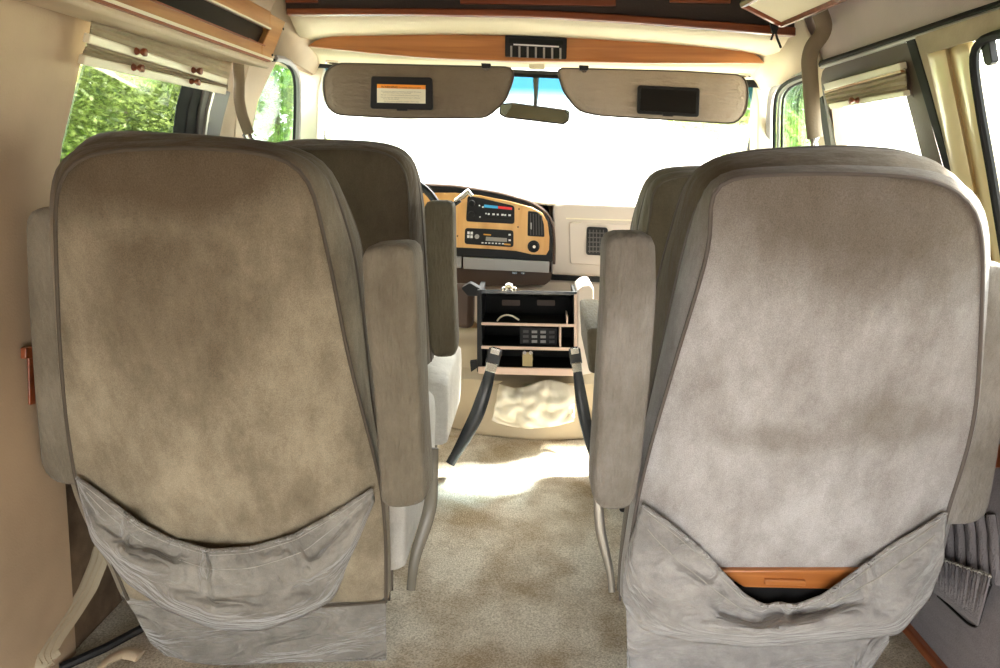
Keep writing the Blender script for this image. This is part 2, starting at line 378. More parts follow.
# left wall: rear trim panel, below and above the windows, posts
lw = [wall_panel('L', -.80, 1.30, LOW+mid(ZB, ZT)+UPP),
      wall_panel('L', 1.30, 3.4, [(.95, -.04), (.95, .45), (.90, .70), (wx(ZB), ZB)]),
      wall_panel('L', 1.30, 2.75, [(wx(1.275), 1.275)]+UPP),
      wall_panel('L', 1.94, 2.17, mid(ZB, 1.28)),
      wall_panel('L', 1.75, 2.75, [(wx(ZB), ZB), (wx(.93), .93)])]
lw.append(slab([(-120, 240), (44, 240), (51, 200), (60, 152), (71, 107), (80, 66), (88, 38), (95, 16), (100, -6), (60, -24), (-120, -60)], LW, .034, -.0006))
struct('wall_left', merge(*lw), M['wallfab'])
# unseen rear frame behind the viewer, lintel set low to shade the seat tops
struct('wall_back', merge(MB().box((-.88, -.83, .90), (.88, -.80, 1.56)), MB().box((-.95, -.83, -.04), (-.80, -.80, .95)), MB().box((.80, -.83, -.04), (.95, -.80, .95))), M['cream'])
# brown carpet behind the left trim panel's front edge
struct('trim_1', MB().box((-.95, 1.30, 0), (-.90, 2.0, .5)), M['brown_carpet'])
rw = [wall_panel('R', -.80, 1.02, LOW+mid(ZB, ZT)),
      wall_panel('R', 1.02, 3.4, LOW+[(wx(.86), .86)]),
      wall_panel('R', 2.08, 2.20, mid(.86, 1.285))]
struct('wall_right', merge(*rw), M['cream'])
mb = merge(wall_panel('R', -.80, 2.75, [(wx(1.282), 1.282)]+UPP))
struct('trim_2', mb, M['headliner'])
# ceiling with a roof skin, dark velvet chosen to cut bounce onto the seats
struct('ceiling', MB().box((-.62, -.80, 1.535), (.62, 3.0, 1.57)), M['velvet'])
# cream front corners between side walls and windscreen
for nm, px, pl, mt in (('trim_3', [(298, 58), (325, 66), (318, 90), (317, 150), (318, 230), (299, 235), (298, 150)], YP(2.62), M['cream_light']),
                       ('trim_4', [(750, 72), (778, 70), (775, 100), (772, 150), (772, 235), (757, 235), (757, 150), (758, 100)], YP(2.62), M['cream_light'])):
    struct(nm, slab(px, pl, .09, rnd=4), mt, bevel=.008)

# lower front bulkhead and windscreen
ws_px = [(312, 60), (400, 58), (535, 60), (660, 66), (765, 74), (768, 150), (765, 240), (535, 225), (312, 228), (310, 150)]
wsP = Plane((0, 2.62, 1.28), (0, .62, .55))
o = struct('window_1', MB(), M['rubber']) if False else None
root = bpy.data.objects.new('window_1', None); col.objects.link(root); root.location = (0, 2.9, .9); root['kind'] = 'structure'
pw = [Vector((-.76, 2.62, 1.31)), Vector((.76, 2.62, 1.285)), Vector((.88, 3.32, .80)), Vector((-.88, 3.32, .80))]
nn = (pw[1]-pw[0]).cross(pw[3]-pw[0]).normalized(); nn = nn if nn.y > 0 else -nn
g_ = MB().prism(pw, nn*.006)
M['windscreen'] = glass('banded_windscreen_glass', (.95, .97, .96), .03, band=(.28, .36))
g_.build('glass_pane', M['windscreen'], root, smooth=False)
MB().tube([p+nn*.003 for p in pw], .014, closed=True, seg=6).build('rubber_seal', M['rubber'], root)

# ================================================================== LEFT WINDOW + blind
def pane_window(name, pl, px, gmat, off=.02, frame=None, fr_r=.009, fr_off=.0):
    root = bpy.data.objects.new(name, None); col.objects.link(root); root['kind'] = 'structure'
    root.location = pl.at(*px[0], off)
    slab(px, pl, .005, off).build('glass_pane', gmat, root, smooth=False)
    if frame: MB().tube([pl.at(x, y, fr_off) for x, y in px], fr_r, closed=True, seg=6).build('rubber_seal', frame, root)
    return root
w2 = pane_window('window_2', LW, [(44, 225), (50, 200), (60, 160), (72, 110), (97, 25), (150, 48), (200, 68), (195, 95), (187, 140), (170, 240)], M['glass_tint'], .02)
slab([(195, 84), (206, 88), (200, 112), (194, 170), (180, 260), (172, 260), (183, 150), (188, 110)], LW, .03, -.004, rnd=0).build('black_post', M['rubber'], w2, bevel=.003)
slab([(206, 86), (214, 88), (208, 112), (200, 170), (190, 260), (181, 260), (195, 165), (200, 112)], LW, .03, -.010).build('grey_post', M['greytrim'], w2, bevel=.003)
slab([(214, 88), (216, 89), (210, 112), (202, 170), (191, 260), (189, 260), (200, 170), (208, 112)], LW, .03, -.016).build('bright_strip', M['steel'], w2)
slab([(216, 88), (231, 92), (224, 118), (213, 170), (200, 260), (191, 260), (202, 170), (210, 112)], LW, .03, -.012).build('mauve_post', M['greytrim'], w2, bevel=.003)
# dark shade screen outside pane frame
# front left door window
w3 = pane_window('window_3', LW, [(250, 260), (252, 140), (256, 118), (262, 95), (270, 76), (281, 60), (290, 64), (299, 72), (298, 110), (296, 150), (290, 260)], M['glass_green'], .02)
MB().tube([LW.at(x, y, -.004) for x, y in lin([(275, 58), (283, 57), (292, 63), (299, 72), (298.5, 110), (297, 150), (295, 220)], 22)], .010, seg=6).build('grey_seal', M['greyplast'], w3)
MB().tube([LW.at(x, y, -.002) for x, y in lin([(272, 60), (281, 58), (289, 64), (295, 72), (295, 110), (293.5, 150), (291, 220)], 22)], .005, seg=6).build('dark_seal', M['rubber'], w3)
slab([(250, 60), (281, 54), (268, 80), (259, 100), (254, 120), (251, 145), (250, 260), (226, 260), (236, 120)], LW, .03, -.002).build('door_pillar', M['cream'], w3, bevel=.004)

bl = thing('pleated_window_shade', 'pleated tan window shade with four round wooden knobs, left window', 'window shade', LW.at(92, 20))
def fold_strip(pl, A, B, C_, D, nf, amp, off, cols=24):
    """pleated strip between top edge A-B and bottom edge C-D (pixels), nf horizontal folds"""
    rings = []
    for j in range(nf*2+1):
        t = j/(nf*2); row = []
        for i in range(cols+1):
            u = i/cols; x = (A[0]*(1-u)+B[0]*u)*(1-t)+(C_[0]*(1-u)+D[0]*u)*t; y = (A[1]*(1-u)+B[1]*u)*(1-t)+(C_[1]*(1-u)+D[1]*u)*t
            row.append(pl.at(x, y+.5*math.sin(u*9+j), off+(amp if j % 2 else -amp)+.003*noise.noise(Vector((u*6, t*3, 1)))))
        rings.append(row)
    return MB().ringed(rings, closed=False, cap=False)
fold_strip(LW, (92, 16), (232, 60), (90, 36), (228, 79), 3, .002, -.035).build('upper_pleats', M['shade'], bl, solid=.002, smooth=False)
fold_strip(LW, (88, 42), (228, 84), (82, 56), (227, 90), 3, .003, -.036).build('lower_pleats', M['shade'], bl, solid=.002, smooth=False)
slab([(91, 34), (228, 79), (227, 85), (89, 43.5)], LW, .012, -.045).build('upper_rail', M['rail'], bl, bevel=.002)
slab([(86, 55.5), (227, 88), (226, 95), (84, 65)], LW, .012, -.045).build('lower_rail', M['rail'], bl, bevel=.002)
knob_prof = [(.001, 0), (.006, .001), (.007, .003), (.005, .007), (.003, .009), (.005, .012), (.0075, .016), (.007, .021), (.003, .023)]
for (x, y) in ((139, 51), (136, 67), (196, 70), (194, 81)):
    c = LW.at(x-4, y, -.045); MB().disc(c, (1, 0, -.1), 0, 0, 14, knob_prof).build('knob', M['redwood'], bl)

# ================================================================== LEFT VALANCE
va = thing('overhead_valance', 'oak framed overhead valance with a long black glass panel, above left window', 'valance', (-.62, 1.3, 1.20))
vp = Plane((-.62, 0, 1.2), (-1, 0, .0))
def vpt(x, y, o_=0): return vp.at(x, y, o_)
A = vpt(271, 60); B = vpt(286, 22); dirv = Vector((0, 1, 0)); slope = (vpt(271, 60)-vpt(130, 10)).normalized()
def vrow(y, z, x=-.62): return Vector((x, y, z))
Y1v = 1.80; Yb = -.2
# wood frame pieces around glass (face x=-.62 leaning)
slab([(286, 22), (271, 60), (262, 57), (262, 45.5), (270, 29), (270, 13)], vp, .02, -.0008).build('frame_end', M['wood_y'], va, bevel=.002)
def bar_y(z0a, z1a, z0b, z1b, x, th_, y0=-.2, y1=1.81):
    pts0 = [(x, y0, z0a), (x, y0, z1a), (x-th_, y0, z1a), (x-th_, y0, z0a)]; pts1 = [(x, y1, z0b), (x, y1, z1b), (x-th_, y1, z1b), (x-th_, y1, z0b)]
    return MB().ringed([[Vector(p) for p in pts0], [Vector(p) for p in pts1]])
def vbar(z0, z1, th_, off, Yb=-.5, Ye=1.80, sl=.014):   # lengthwise strip on the valance face between heights z0, z1 at its front end
    p = [(-.62-off, Ye, z0), (-.62-off, Ye, z1), (-.62-off, Yb, z1-sl*(Ye-Yb)), (-.62-off, Yb, z0-sl*(Ye-Yb))]; return MB().prism([Vector(q) for q in p], (-th_, 0, 0))
vbar(1.222, 1.2465, .02, 0).build('lower_frame_board', M['wood_y'], va, bevel=.002)
vbar(1.290, 1.329, .02, 0, Ye=1.815).build('upper_frame_board', M['wood_y'], va, bevel=.002)
vbar(1.2875, 1.291, .006, -.004, Ye=1.80).build('ivory_bead', M['rail'], va)
vbar(1.245, 1.248, .004, -.003, Ye=1.76).build('red_bead', M['redwood_y'], va)
vbar(1.219, 1.224, .02, -.006).build('lower_ivory_bead', M['rail'], va)
vbar(1.2145, 1.219, .02, -.003, Ye=1.79).build('lower_red_bead', M['redwood_y'], va)
vbar(1.240, 1.296, .004, .012, Ye=1.79).build('glass_panel', M['blackglass'], va)
# fabric underside
MB().ringed([[Vector((-.622, y, 1.192+dz)), Vector((-.622, y, 1.178+dz)), Vector((-.77, y, 1.20+dz)), Vector((-.77, y, 1.40)), Vector((-.66, y, 1.40)), Vector((-.645, y, 1.205+dz))] for y, dz in ((-.5, -.005), (1.80, .022))]).build('fabric_box', M['cream'], va, bevel=.006)
MB().disc(vpt(283, 29, -.001), (1, 0, 0), .003, .002, 10).build('screw', M['black'], va)
MB().disc(vpt(272, 55, -.001), (1, 0, 0), .003, .002, 10).build('screw', M['black'], va)
slab([(250, 38), (256, 41), (254, 45), (246, 42)], vp, .002, .004).build('warm_reflector', M['redwood_y'], va)

# ================================================================== OVERHEAD FRONT
oc = thing('overhead_cabinet', 'dark velvet overhead cabinet with red wood trim above the windscreen', 'cabinet', (0, 2.3, 1.40))
cp = YP(2.12)
slab([(286, -30), (790, -30), (795, 32), (640, 20), (520, 12), (400, 10), (286, 11)], cp, .02, .004).build('velvet_front', M['velvet'], oc)
trimpx_top = lin([(286, 8), (400, 8), (520, 9), (600, 13), (670, 18), (740, 23), (796, 27)], 30); trimpx_bot = lin([(286, 14.5), (400, 14), (520, 16), (600, 20), (670, 25), (740, 31), (796, 36)], 30)
slab(trimpx_top+trimpx_bot[::-1], cp, .03, -.012).build('lower_trim', M['redwood'], oc, bevel=.003)
for a_, b_, y0, y1, s in ((285, 318, -8, 2.5, .0), (460, 616, -8, 3.5, .016), (670, 731, -8, 2, .02)):
    slab([(a_, y0), (b_, y0), (b_, y1+s*(b_-a_)), (a_, y1)], cp, .012, -.006).build('door_frame', M['redwood'], oc, bevel=.002)
# soffit: curved from trim down to wood header
hp = YP(2.40)
top = lin([(289, 14), (400, 13), (520, 15), (600, 19), (670, 24), (740, 30), (790, 35)], 30)
bot = lin([(303, 41), (316, 36), (420, 34), (500, 34), (568, 37), (670, 43), (760, 52), (772, 58)], 30)
rings = []
for t in [0, .25, .5, .75, 1]:
    row = []
    for a_, b_ in zip(top, bot):
        p = cp.at(*a_, .015).lerp(hp.at(*b_, .01), t); row.append(p+Vector((0, 0, -.008*math.sin(PI*t)))) 
    rings.append(row)
upper = [[Vector((p.x, p.y, 1.53)) for p in rings[-1]], [Vector((p.x, p.y, 1.53)) for p in rings[0]]]
MB().ringed(rings, False, False).build('cream_soffit', M['headliner_cream'], oc, solid=.006)
hd = thing('header_board', 'arched honey oak header board over the sun visors, holding the rocker switches', 'wooden board', (0, 2.4, 1.32))
wtop = lin([(308, 46), (316, 36.5), (350, 35.5), (420, 34.5), (500, 35), (568, 37), (620, 40), (670, 43), (720, 48), (760, 52), (764, 63)], 50)
wbot = lin([(308, 46), (334, 49), (380, 54), (430, 58), (505, 61), (568, 61.5), (640, 63), (700, 63), (764, 63)], 50)
slab(wtop+wbot[::-1], hp, .02).build('board', M['wood'], hd, bevel=.002)
# cream underside behind header
ut = lin([(306, 45), (334, 48), (380, 53), (430, 57), (505, 60), (568, 60.5), (640, 62), (700, 62), (768, 63)], 40)
ub = lin([(312, 62), (334, 64), (380, 66), (430, 66), (505, 67), (568, 67), (640, 71), (700, 74), (764, 76)], 40)
hp2 = YP(2.60)
MB().ringed([[hp.at(*q, .012) for q in ut], [hp.at(*q, .05)*.5+hp2.at(*q2)*.5 for q, q2 in zip(ut, ub)], [hp2.at(*q, 0) for q in ub], [hp2.at(*q, .05)+Vector((0, .03, .1)) for q in ub]], False, False).build('cream_underside', M['headliner_cream'], hd, solid=.006)
# side fill (cream front of wall above door windows)
struct('trim_5', MB().ringed([[Vector(p) for p in r_] for r_ in (
    [(-.60, 2.10, 1.54), (-.66, 2.10, 1.47), (-.72, 2.10, 1.39), (-.765, 2.10, 1.285)],
    [(-.60, 2.40, 1.54), (-.66, 2.40, 1.47), (-.70, 2.42, 1.36), (-.755, 2.42, 1.29)],
    [(-.60, 2.66, 1.50), (-.66, 2.66, 1.42), (-.72, 2.66, 1.34), (-.76, 2.66, 1.28)])], False, False), M['cream'], solid=.01)
struct('trim_6', MB().ringed([[Vector(p) for p in r_] for r_ in (
    [(.60, 2.10, 1.54), (.66, 2.10, 1.45), (.70, 2.10, 1.37), (.755, 2.10, 1.285)],
    [(.60, 2.40, 1.50), (.65, 2.40, 1.42), (.70, 2.42, 1.31), (.755, 2.42, 1.27)],
    [(.60, 2.66, 1.45), (.66, 2.66, 1.39), (.72, 2.66, 1.31), (.755, 2.66, 1.27)])], False, False), M['headliner_cream'], solid=.01)

# switch panel
sp = thing('switch_panel', 'black six rocker switch panel set in the oak header board', 'switch panel', hp.at(536, 58))
slab([(505, 35), (567, 38), (566.5, 59), (505, 56.5)], hp, .02, -.008, rnd=1.5).build('bezel', M['black'], sp, bevel=.001)
slab([(509, 38), (563, 40.5), (563, 45), (509, 43)], hp, .004, -.0085).build('recess', M['rubber'], sp)
slab([(513.5, 43.7), (559, 46), (559, 47.3), (513.5, 45)], hp, .004, -.012).build('white_line', M['whitemark'], sp)
for i in range(7):
    x = 511.3+i*8.2; y = 45.8+i*.36
    slab([(x-1, y), (x+.9, y), (x+.9, y+11), (x-1, y+11)], hp, .004, -.0095).build('divider', M['greyplast'], sp)
for i in range(6):
    x = 515.4+i*8.2; y = 46.3+i*.36
    slab([(x-2.8, y), (x+2.8, y), (x+2.8, y+10.5), (x-2.8, y+10.5)], hp, .006, -.013, rnd=.6).build('rocker_switch', M['rubber'], sp, bevel=.0008)
    
# ------------------------------------------------------------------ visors, mirror
def visor(label, px, mirror, mat, pl, clips):
    t = thing('sun_visor', label, 'sun visor', pl.at(*px[1]), 'sun visors')
    n_ = 72; o_ = smooth_loop(resample([(a, b_, 0) for a, b_ in px], n_), 1); c = sum((p for p in o_), Vector())/n_
    rings = []
    for s_, off in ((.02, -.012), (.4, -.012), (.7, -.0115), (.88, -.010), (.96, -.007), (1, 0), (.96, .007), (.88, .010), (.4, .012), (.02, .012)):
        rings.append([pl.at(c.x+(p.x-c.x)*s_, c.y+(p.y-c.y)*s_, off) for p in o_])
    MB().ringed(rings).build('visor_body', mat, t)
    MB().tube([pl.at(c.x+(p.x-c.x)*.995, c.y+(p.y-c.y)*.99, -.0045) for p in o_], .0028, closed=True, seg=6).build('edge_piping', M['piping'], t)
    slab(mirror, pl, .012, -.022, rnd=3).build('mirror_frame', M['black'], t, bevel=.002)
    return t
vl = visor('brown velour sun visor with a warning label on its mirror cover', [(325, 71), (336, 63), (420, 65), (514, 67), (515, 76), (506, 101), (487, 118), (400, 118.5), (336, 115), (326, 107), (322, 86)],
           [(371, 76), (432, 77.5), (433, 110), (370, 108.5)], M['visor'], YP(2.36), None)
pl = YP(2.36)
slab([(377, 84), (425.5, 85.2), (425.5, 103.6), (377, 102.6)], pl, .001, -.0232).build('warning_label', M['label'], vl, label='cream and orange warning label')
slab([(377, 84), (425.5, 85.2), (425.5, 89.3), (377, 88)], pl, .001, -.0238).build('orange_band', M['orange'], vl)
slab([(396, 108.2), (408, 108.6), (407, 110.8), (397, 110.6)], pl, .004, -.025).build('lid_catch', M['black'], vl)
def text(s_, pl, px, h_px, mat, parent, off, name='lettering', width_px=None):
    cu = bpy.data.curves.new(name, 'FONT'); cu.body = s_; cu.size = 1; cu.extrude = .004; tmp = bpy.data.objects.new('tmp', cu); col.objects.link(tmp)
    bpy.context.view_layer.update(); me = bpy.data.meshes.new_from_object(tmp.evaluated_get(bpy.context.evaluated_depsgraph_get()))
    col.objects.unlink(tmp); bpy.data.objects.remove(tmp)
    o0 = pl.at(*px, off); ux = (pl.at(px[0]+10, px[1]+10*.024, off)-o0)/10; uy = (pl.at(px[0], px[1]-10, off)-o0)/10
    xs = [v.co.x for v in me.vertices]; ys = [v.co.y for v in me.vertices]; W = max(xs)-min(xs)
    kx = (width_px/W) if width_px else h_px; nz_ = -pl.n
    mb_ = MB(); V = [o0+ux*(v.co.x-min(xs))*kx+uy*(v.co.y)*h_px*1.35+nz_*v.co.z*.05 for v in me.vertices]
    mb_.add(V, [tuple(p.vertices) for p in me.polygons]); return mb_.build(name, mat, parent, smooth=False)
text('WARNING', pl, (381, 87.9), 2.5, M['ink'], vl, -.0242, width_px=17)
text('TO AVOID SERIOUS INJURY', pl, (399, 88.2), 1.4, M['ink'], vl, -.0242, width_px=22)
for i, (s_, x_, y_, wd) in enumerate((('For maximum safety protection in all types of crashes', 381, 91.6, 40), ('you must always wear your safety belt', 383, 93.0, 28), ('Do not sit or lean unnecessarily close to the air bag', 381, 95.2, 38),
        ('Do not place any objects over the air bag or between', 381, 97.6, 39), ('the air bag and yourself', 383, 99.2, 16), ('See the owner guide for further information', 384, 101.6, 35))):
    text(s_, pl, (x_, y_), 1.1, M['ink_soft'], vl, -.0238, width_px=wd)
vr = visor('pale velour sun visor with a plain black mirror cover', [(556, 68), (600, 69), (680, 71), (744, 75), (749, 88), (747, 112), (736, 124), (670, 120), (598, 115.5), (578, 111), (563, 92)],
           [(638, 85), (700, 88), (699, 117), (637, 113.5)], M['visor_r'], YP(2.36), None)
slab([(641, 88), (697, 91), (696, 114), (640, 110.5)], pl, .003, -.024, rnd=1).build('mirror_cover', M['blackglass'], vr, bevel=.001)
slab([(662, 113.5), (674, 114.2), (673, 116.5), (663, 116)], pl, .004, -.025).build('lid_catch', M['black'], vr)
for par, x, y in ((vl, 486, 66), (vr, 584, 68)):
    slab([(x-5, y-3), (x+5, y-2.5), (x+4, y+2), (x-4, y+2)], pl, .02, -.025, rnd=1).build('visor_clip', M['black'], par, bevel=.001)
    slab([(x-3, y+2), (x+3, y+2), (x+2, y+4.5), (x-2, y+4.5)], pl, .02, -.022, rnd=1).build('clip_tip', M['chrome'], par)
for par, x, y in ((vl, 333, 63), (vr, 745, 76)):
    MB().tube([pl.at(x-7, y-1, 0), pl.at(x-3, y-.5, -.004), pl.at(x+5, y, 0)], .006, seg=8).build('pivot_arm', M['chrome'], par)
for x0, x1, y in ((516, 530, 64), (543, 556, 65)):
    pass
o = tag(slab([(529, 62), (545, 62.7), (545, 69.5), (529, 69)], YP(2.50), .02, rnd=1).build('mirror_bracket_cover', M['rail'], bevel=.002), 'ivory mirror bracket cover between the two sun visors', 'bracket cover')
rm = thing('rear_view_mirror', 'slim rectangular rear view mirror hanging below the visors', 'mirror', YP(2.55).at(540, 124))
mp_ = YP(2.55)
slab([(500, 103.5), (513, 102.5), (566, 109.5), (570, 111.5), (569, 121), (564, 124.5), (505, 117.5), (499, 114)], mp_, .025, rnd=1.5).build('housing', M['black'], rm, bevel=.003)
slab([(501, 104.5), (513, 103.7), (565, 110.5), (568.3, 112.3), (567.5, 120.5), (563, 123), (506, 116.3), (500.5, 113)], mp_, .002, -.0015, rnd=1).build('mirror_face', M['mirror'], rm)
MB().tube([mp_.at(535, 112, .03), YP(2.62).at(536, 95), YP(2.63).at(536, 76)], [.006, .007, .011], seg=8).build('stem', M['stalk'], rm)

# ================================================================== RIGHT SIDE
rv = thing('corner_cabinet', 'wood edged cream corner cabinet at the top right', 'cabinet', atz(770, 14, 1.39))
q = [cp.at(743, 4), cp.at(782, 24)]
zc = 1.385
a0, a1 = atz(743, 4, 1.40), atz(782, 24, 1.37); a2 = atz(900, -27, 1.37); a3 = atz(800, -27, 1.40)
under = [a0, a1, a1+(a2-a1)*2.0, a0+(a3-a0)*2.0]
MB().prism(under, (0, 0, .12)).build('cabinet_body', M['headliner_cream'], rv)
for p, q_ in ((under[0], under[1]), (under[1], under[2]), (under[0], under[3])):
    MB().tube([p+Vector((0, 0, .0)), q_+Vector((0, 0, .0))], .009, seg=6).build('wood_edge', M['redwood'], rv)
ct = thing('cabinet_latch_cord', 'short black cord and catch dangling from the corner cabinet', 'cord', cp.at(775, 48))
cp2 = YP(2.05)
MB().tube([cp2.at(x, y) for x, y in ((772, 24), (775, 30), (777, 38), (781, 48))], .003, seg=6).build('cord', M['black'], ct)
MB().tube([cp2.at(x, y) for x, y in ((778, 26), (774, 32), (771, 40))], .003, seg=6).build('cord_tail', M['black'], ct)
slab([(770, 22), (780, 23), (777, 33), (773, 33)], cp2, .01, -.004, rnd=1).build('catch', M['black'], ct, bevel=.001)

# black/grey door seal running along the roof edge
MB_ = lin([(1010, 3), (960, 19), (900, 39), (860, 52), (822, 64)], 24)
tag(MB().tube([RW.at(x, y, -.006) for x, y in MB_], .010, seg=8).build('door_seal', M['rubber']), 'black rubber door seal running along the right roof edge', 'rubber seal')
tag(MB().tube([RW.at(x, y+3.2, -.012) for x, y in MB_], .005, seg=8).build('door_seal', M['greyplast']), 'grey beading just under the black roof edge seal', 'rubber seal')
# right front door window
w4 = pane_window('window_4', RW, [(780, 250), (781, 150), (782, 110), (785, 92), (795, 84), (812, 78), (812, 150), (812, 250)], M['glass_green'], .02)
for dx, rr, mt, nm, oo in ((0, .012, 'greyplast', 'grey_seal', -.002), (5, .006, 'rubber', 'dark_seal', -.008), (9, .006, 'greyplast', 'inner_seal', -.004), (12.5, .004, 'rubber', 'inner_dark_seal', -.004)):
    pts = lin([(769+dx, 240), (769+dx, 150), (769.5+dx, 110), (771+dx, 92), (778+dx*.85, 82+dx*.5), (793+dx*.5, 74+dx*.7), (812, 70+dx*.7)], 30)
    MB().tube([RW.at(x, y, oo) for x, y in pts], rr, seg=6).build(nm, M[mt], w4)
# side cargo door with window, trim frame and shade
dr = bpy.data.objects.new('door_1', None); col.objects.link(dr); dr.location = RW.at(880, 240); dr['kind'] = 'structure'
out_px = lin([(846, 260), (838, 190), (828, 120), (821, 80), (820, 70), (828, 64), (860, 55), (890, 45), (905, 39), (911, 42), (915, 55), (923, 95), (938, 150), (952, 200), (966, 260)], 60)
in_px = lin([(858, 260), (848, 200), (836, 145), (829, 112), (824, 90), (823, 86), (828, 83), (860, 76), (888, 69), (895, 68), (899, 70), (903, 82), (908, 100), (921, 150), (933, 200), (946, 260)], 60)
ringsd = [[RW.at(*a_, .01) for a_ in out_px], [RW.at(*a_, -.012) for a_ in out_px], [RW.at(*a_, -.012) for a_ in in_px], [RW.at(*a_, .03) for a_ in in_px]]
MB().ringed(ringsd, False, False).build('window_surround', M['browntrim'], dr, solid=.003, label='brown moulded window surround')
slab([(846, 262), (966, 262), (985, 360), (868, 360)], RW, .03, -.012).build('door_panel', M['cream'], dr, bevel=.005)
slab([(820, 70), (905, 42), (910, 60), (946, 262), (858, 262), (836, 145)], RW, .005, .022).build('glass_pane', M['glass'], dr, smooth=False)
slab([(817, 100), (822, 96), (842, 190), (850, 262), (842, 262), (833, 190)], RW, .02, -.004).build('black_edge', M['rubber'], dr)
slab([(905, 40), (914, 37), (930, 90), (946, 150), (960, 200), (975, 262), (966, 262), (952, 200), (938, 150), (921, 92)], RW, .04, -.016).build('black_edge', M['rubber'], dr, bevel=.003)
slab([(914, 37), (925, 34), (934, 70), (950, 130), (966, 200), (982, 270), (975, 262), (960, 200), (946, 150), (930, 90)], RW, .04, -.020).build('grey_edge', M['shade'], dr, bevel=.003, label='tan fabric edging')
rb = thing('pleated_window_shade', 'half raised pleated shade with one wooden knob, right side window', 'window shade', RW.at(860, 100))
slab([(823, 84), (899, 63), (900, 70), (825, 91)], RW, .015, -.03).build('head_rail', M['rail'], rb, bevel=.002)
slab([(824, 91), (900, 70), (901, 72.5), (825, 93)], RW, .010, -.028).build('wood_strip', M['wood_y'], rb)
fold_strip(RW, (824, 90), (905, 68), (828, 106), (907, 93), 4, .003, -.022).build('pleats', M['shade'], rb, solid=.002, smooth=False)
slab([(828, 104), (903, 91), (904, 96.5), (830, 109.5)], RW, .014, -.034).build('bottom_rail', M['rail'], rb, bevel=.002)
MB().disc(RW.at(859, 100, -.034), (-1, 0, -.1), 0, 0, 14, [(r_*1.0, h_) for r_, h_ in knob_prof]).build('knob', M['redwood'], rb)
slab([(903, 60), (906, 62), (913, 97), (909, 98)], RW, .02, -.014).build('end_cap', M['darkbrown'], rb)
# cream jamb
jm = [(925, 52), (935, 54), (947, 120), (960, 200), (972, 268), (984, 268), (1004, 268), (998, 220), (984, 130), (976, 80), (975, 60), (985, 45), (1010, 36), (1010, 25), (930, 48)]
mj = MB()
rows = []
for t in np.linspace(0, 1, 26):
    row = []
    for (ta, tb, tc_, td, te, tf, tg), oo in zip((((925, 52, 0, 0, 0, 0, 0)),)*1, (0,)): pass
    y = 50+t*255
    xl = 925+(.0)*t+ (972-925)*t*1.18; xr = 973+ (1012-973)*(t**1.05)*1.2
    for u, oo in ((0, -.012), (.08, -.022), (.25, -.026), (.40, -.020), (.47, -.006), (.53, -.004), (.6, -.016), (.72, -.024), (.9, -.020), (1.0, -.012), (1.02, .03)):
        row.append(RW.at(xl+(xr-xl)*u, y-u*8, oo))
    rows.append(row)
struct('trim_7', MB().ringed(rows, False, False), M['jamb'], solid=.004)
# tan padded rail above jamb
struct('trim_8', slab([(916, 37), (1012, 5), (1012, 32), (960, 44), (927, 54)], RW, .03, -.03, rnd=2), M['shade'], bevel=.005)
# far right window
w5 = pane_window('window_5', RW, [(972, 50), (975, 42), (984, 36), (1040, 22), (1200, 60), (1200, 300), (1004, 300), (1000, 240), (990, 170), (980, 110), (973, 70)], M['glass'], .02)
MB().tube([RW.at(x, y, -.032) for x, y in lin([(1060, 24), (1000, 34), (984, 38), (976, 45), (973.5, 55), (975, 75), (982, 120), (991, 170), (1000, 225), (1012, 300)], 50)], .008, seg=8).build('rubber_seal', M['rubber'], w5)
slab([(979, 38), (988, 36), (990, 52), (992, 62), (988, 67), (984, 64), (981, 50)], RW, .012, -.03, rnd=2).build('window_latch', M['black'], w5, bevel=.002)

# right lower panel
pr = thing('door_lower_panel', 'lavender grey upholstered lower door panel with an elastic map pocket', 'door panel', (.86, 1.2, .05))
PX = Plane((.855, 0, .3), (1, 0, 0))
MB().box((.855, .2, .05), (.875, 1.60, .60)).build('panel', M['greypanel'], pr, bevel=.008)
# pleated recess and gathered pocket on the panel
rec = [(941, 530), (975, 527), (985, 512), (1000, 535), (1005, 560), (990, 590), (978, 627), (970, 628), (938, 600)]
for i in range(6):
    xa = 936+i*11
    pts = [PX.at(xa+dx, yy, -.004) for dx, yy in ((0, 510+i*1), (3, 535), (4, 560), (6, 585))]
    MB().tube(pts, .012, seg=8, flat=.5, side=(0, 1, 0)).build('upholstery_flute', M['greypanel'], pr)
rowsp = []
for j, t in enumerate(np.linspace(0, 1, 14)):
    row = []
    for i in range(49):
        u = i/48
        xt, yt = 932+u*58, 556+u*20; xb, yb = 934+u*44, 592+u*34
        if t > .45: pass
        g = math.sin(i*2.1+math.sin(i*.7))*(1-t)**1.2
        row.append(PX.at(xt*(1-t)+xb*t, yt*(1-t)+yb*t+g*1.0, -.006-.022*math.sin(PI*min(1, .25+t*.75))-.004*g))
    rowsp.append(row)
MB().ringed(rowsp, False, False).build('gathered_pocket', M['greypanel'], pr, solid=.003)
MB().tube([r_ for r_ in rowsp[0]], .003, seg=6).build('pocket_hem', M['seam'], pr)
MB().tube(curve3([PX.at(x, y, -.002) for x, y in ((982, 510), (990, 522), (998, 545), (998, 565), (985, 600), (977, 628), (968, 624), (938, 596))], 40, 1), .0025, seg=6).build('pocket_outline_seam', M['rubber'], pr)
o = MB().ringed([[Vector((.84, y, z0)), Vector((.84, y, z0+.022)), Vector((.856, y, z0+.022)), Vector((.856, y, z0))] for y, z0 in ((.3, .062), (1.62, .035))]).build('wood_sill_strip', M['redwood_y'], bevel=.003)
tag(o, 'reddish wooden strip along the foot of the grey door panel', 'wood strip')
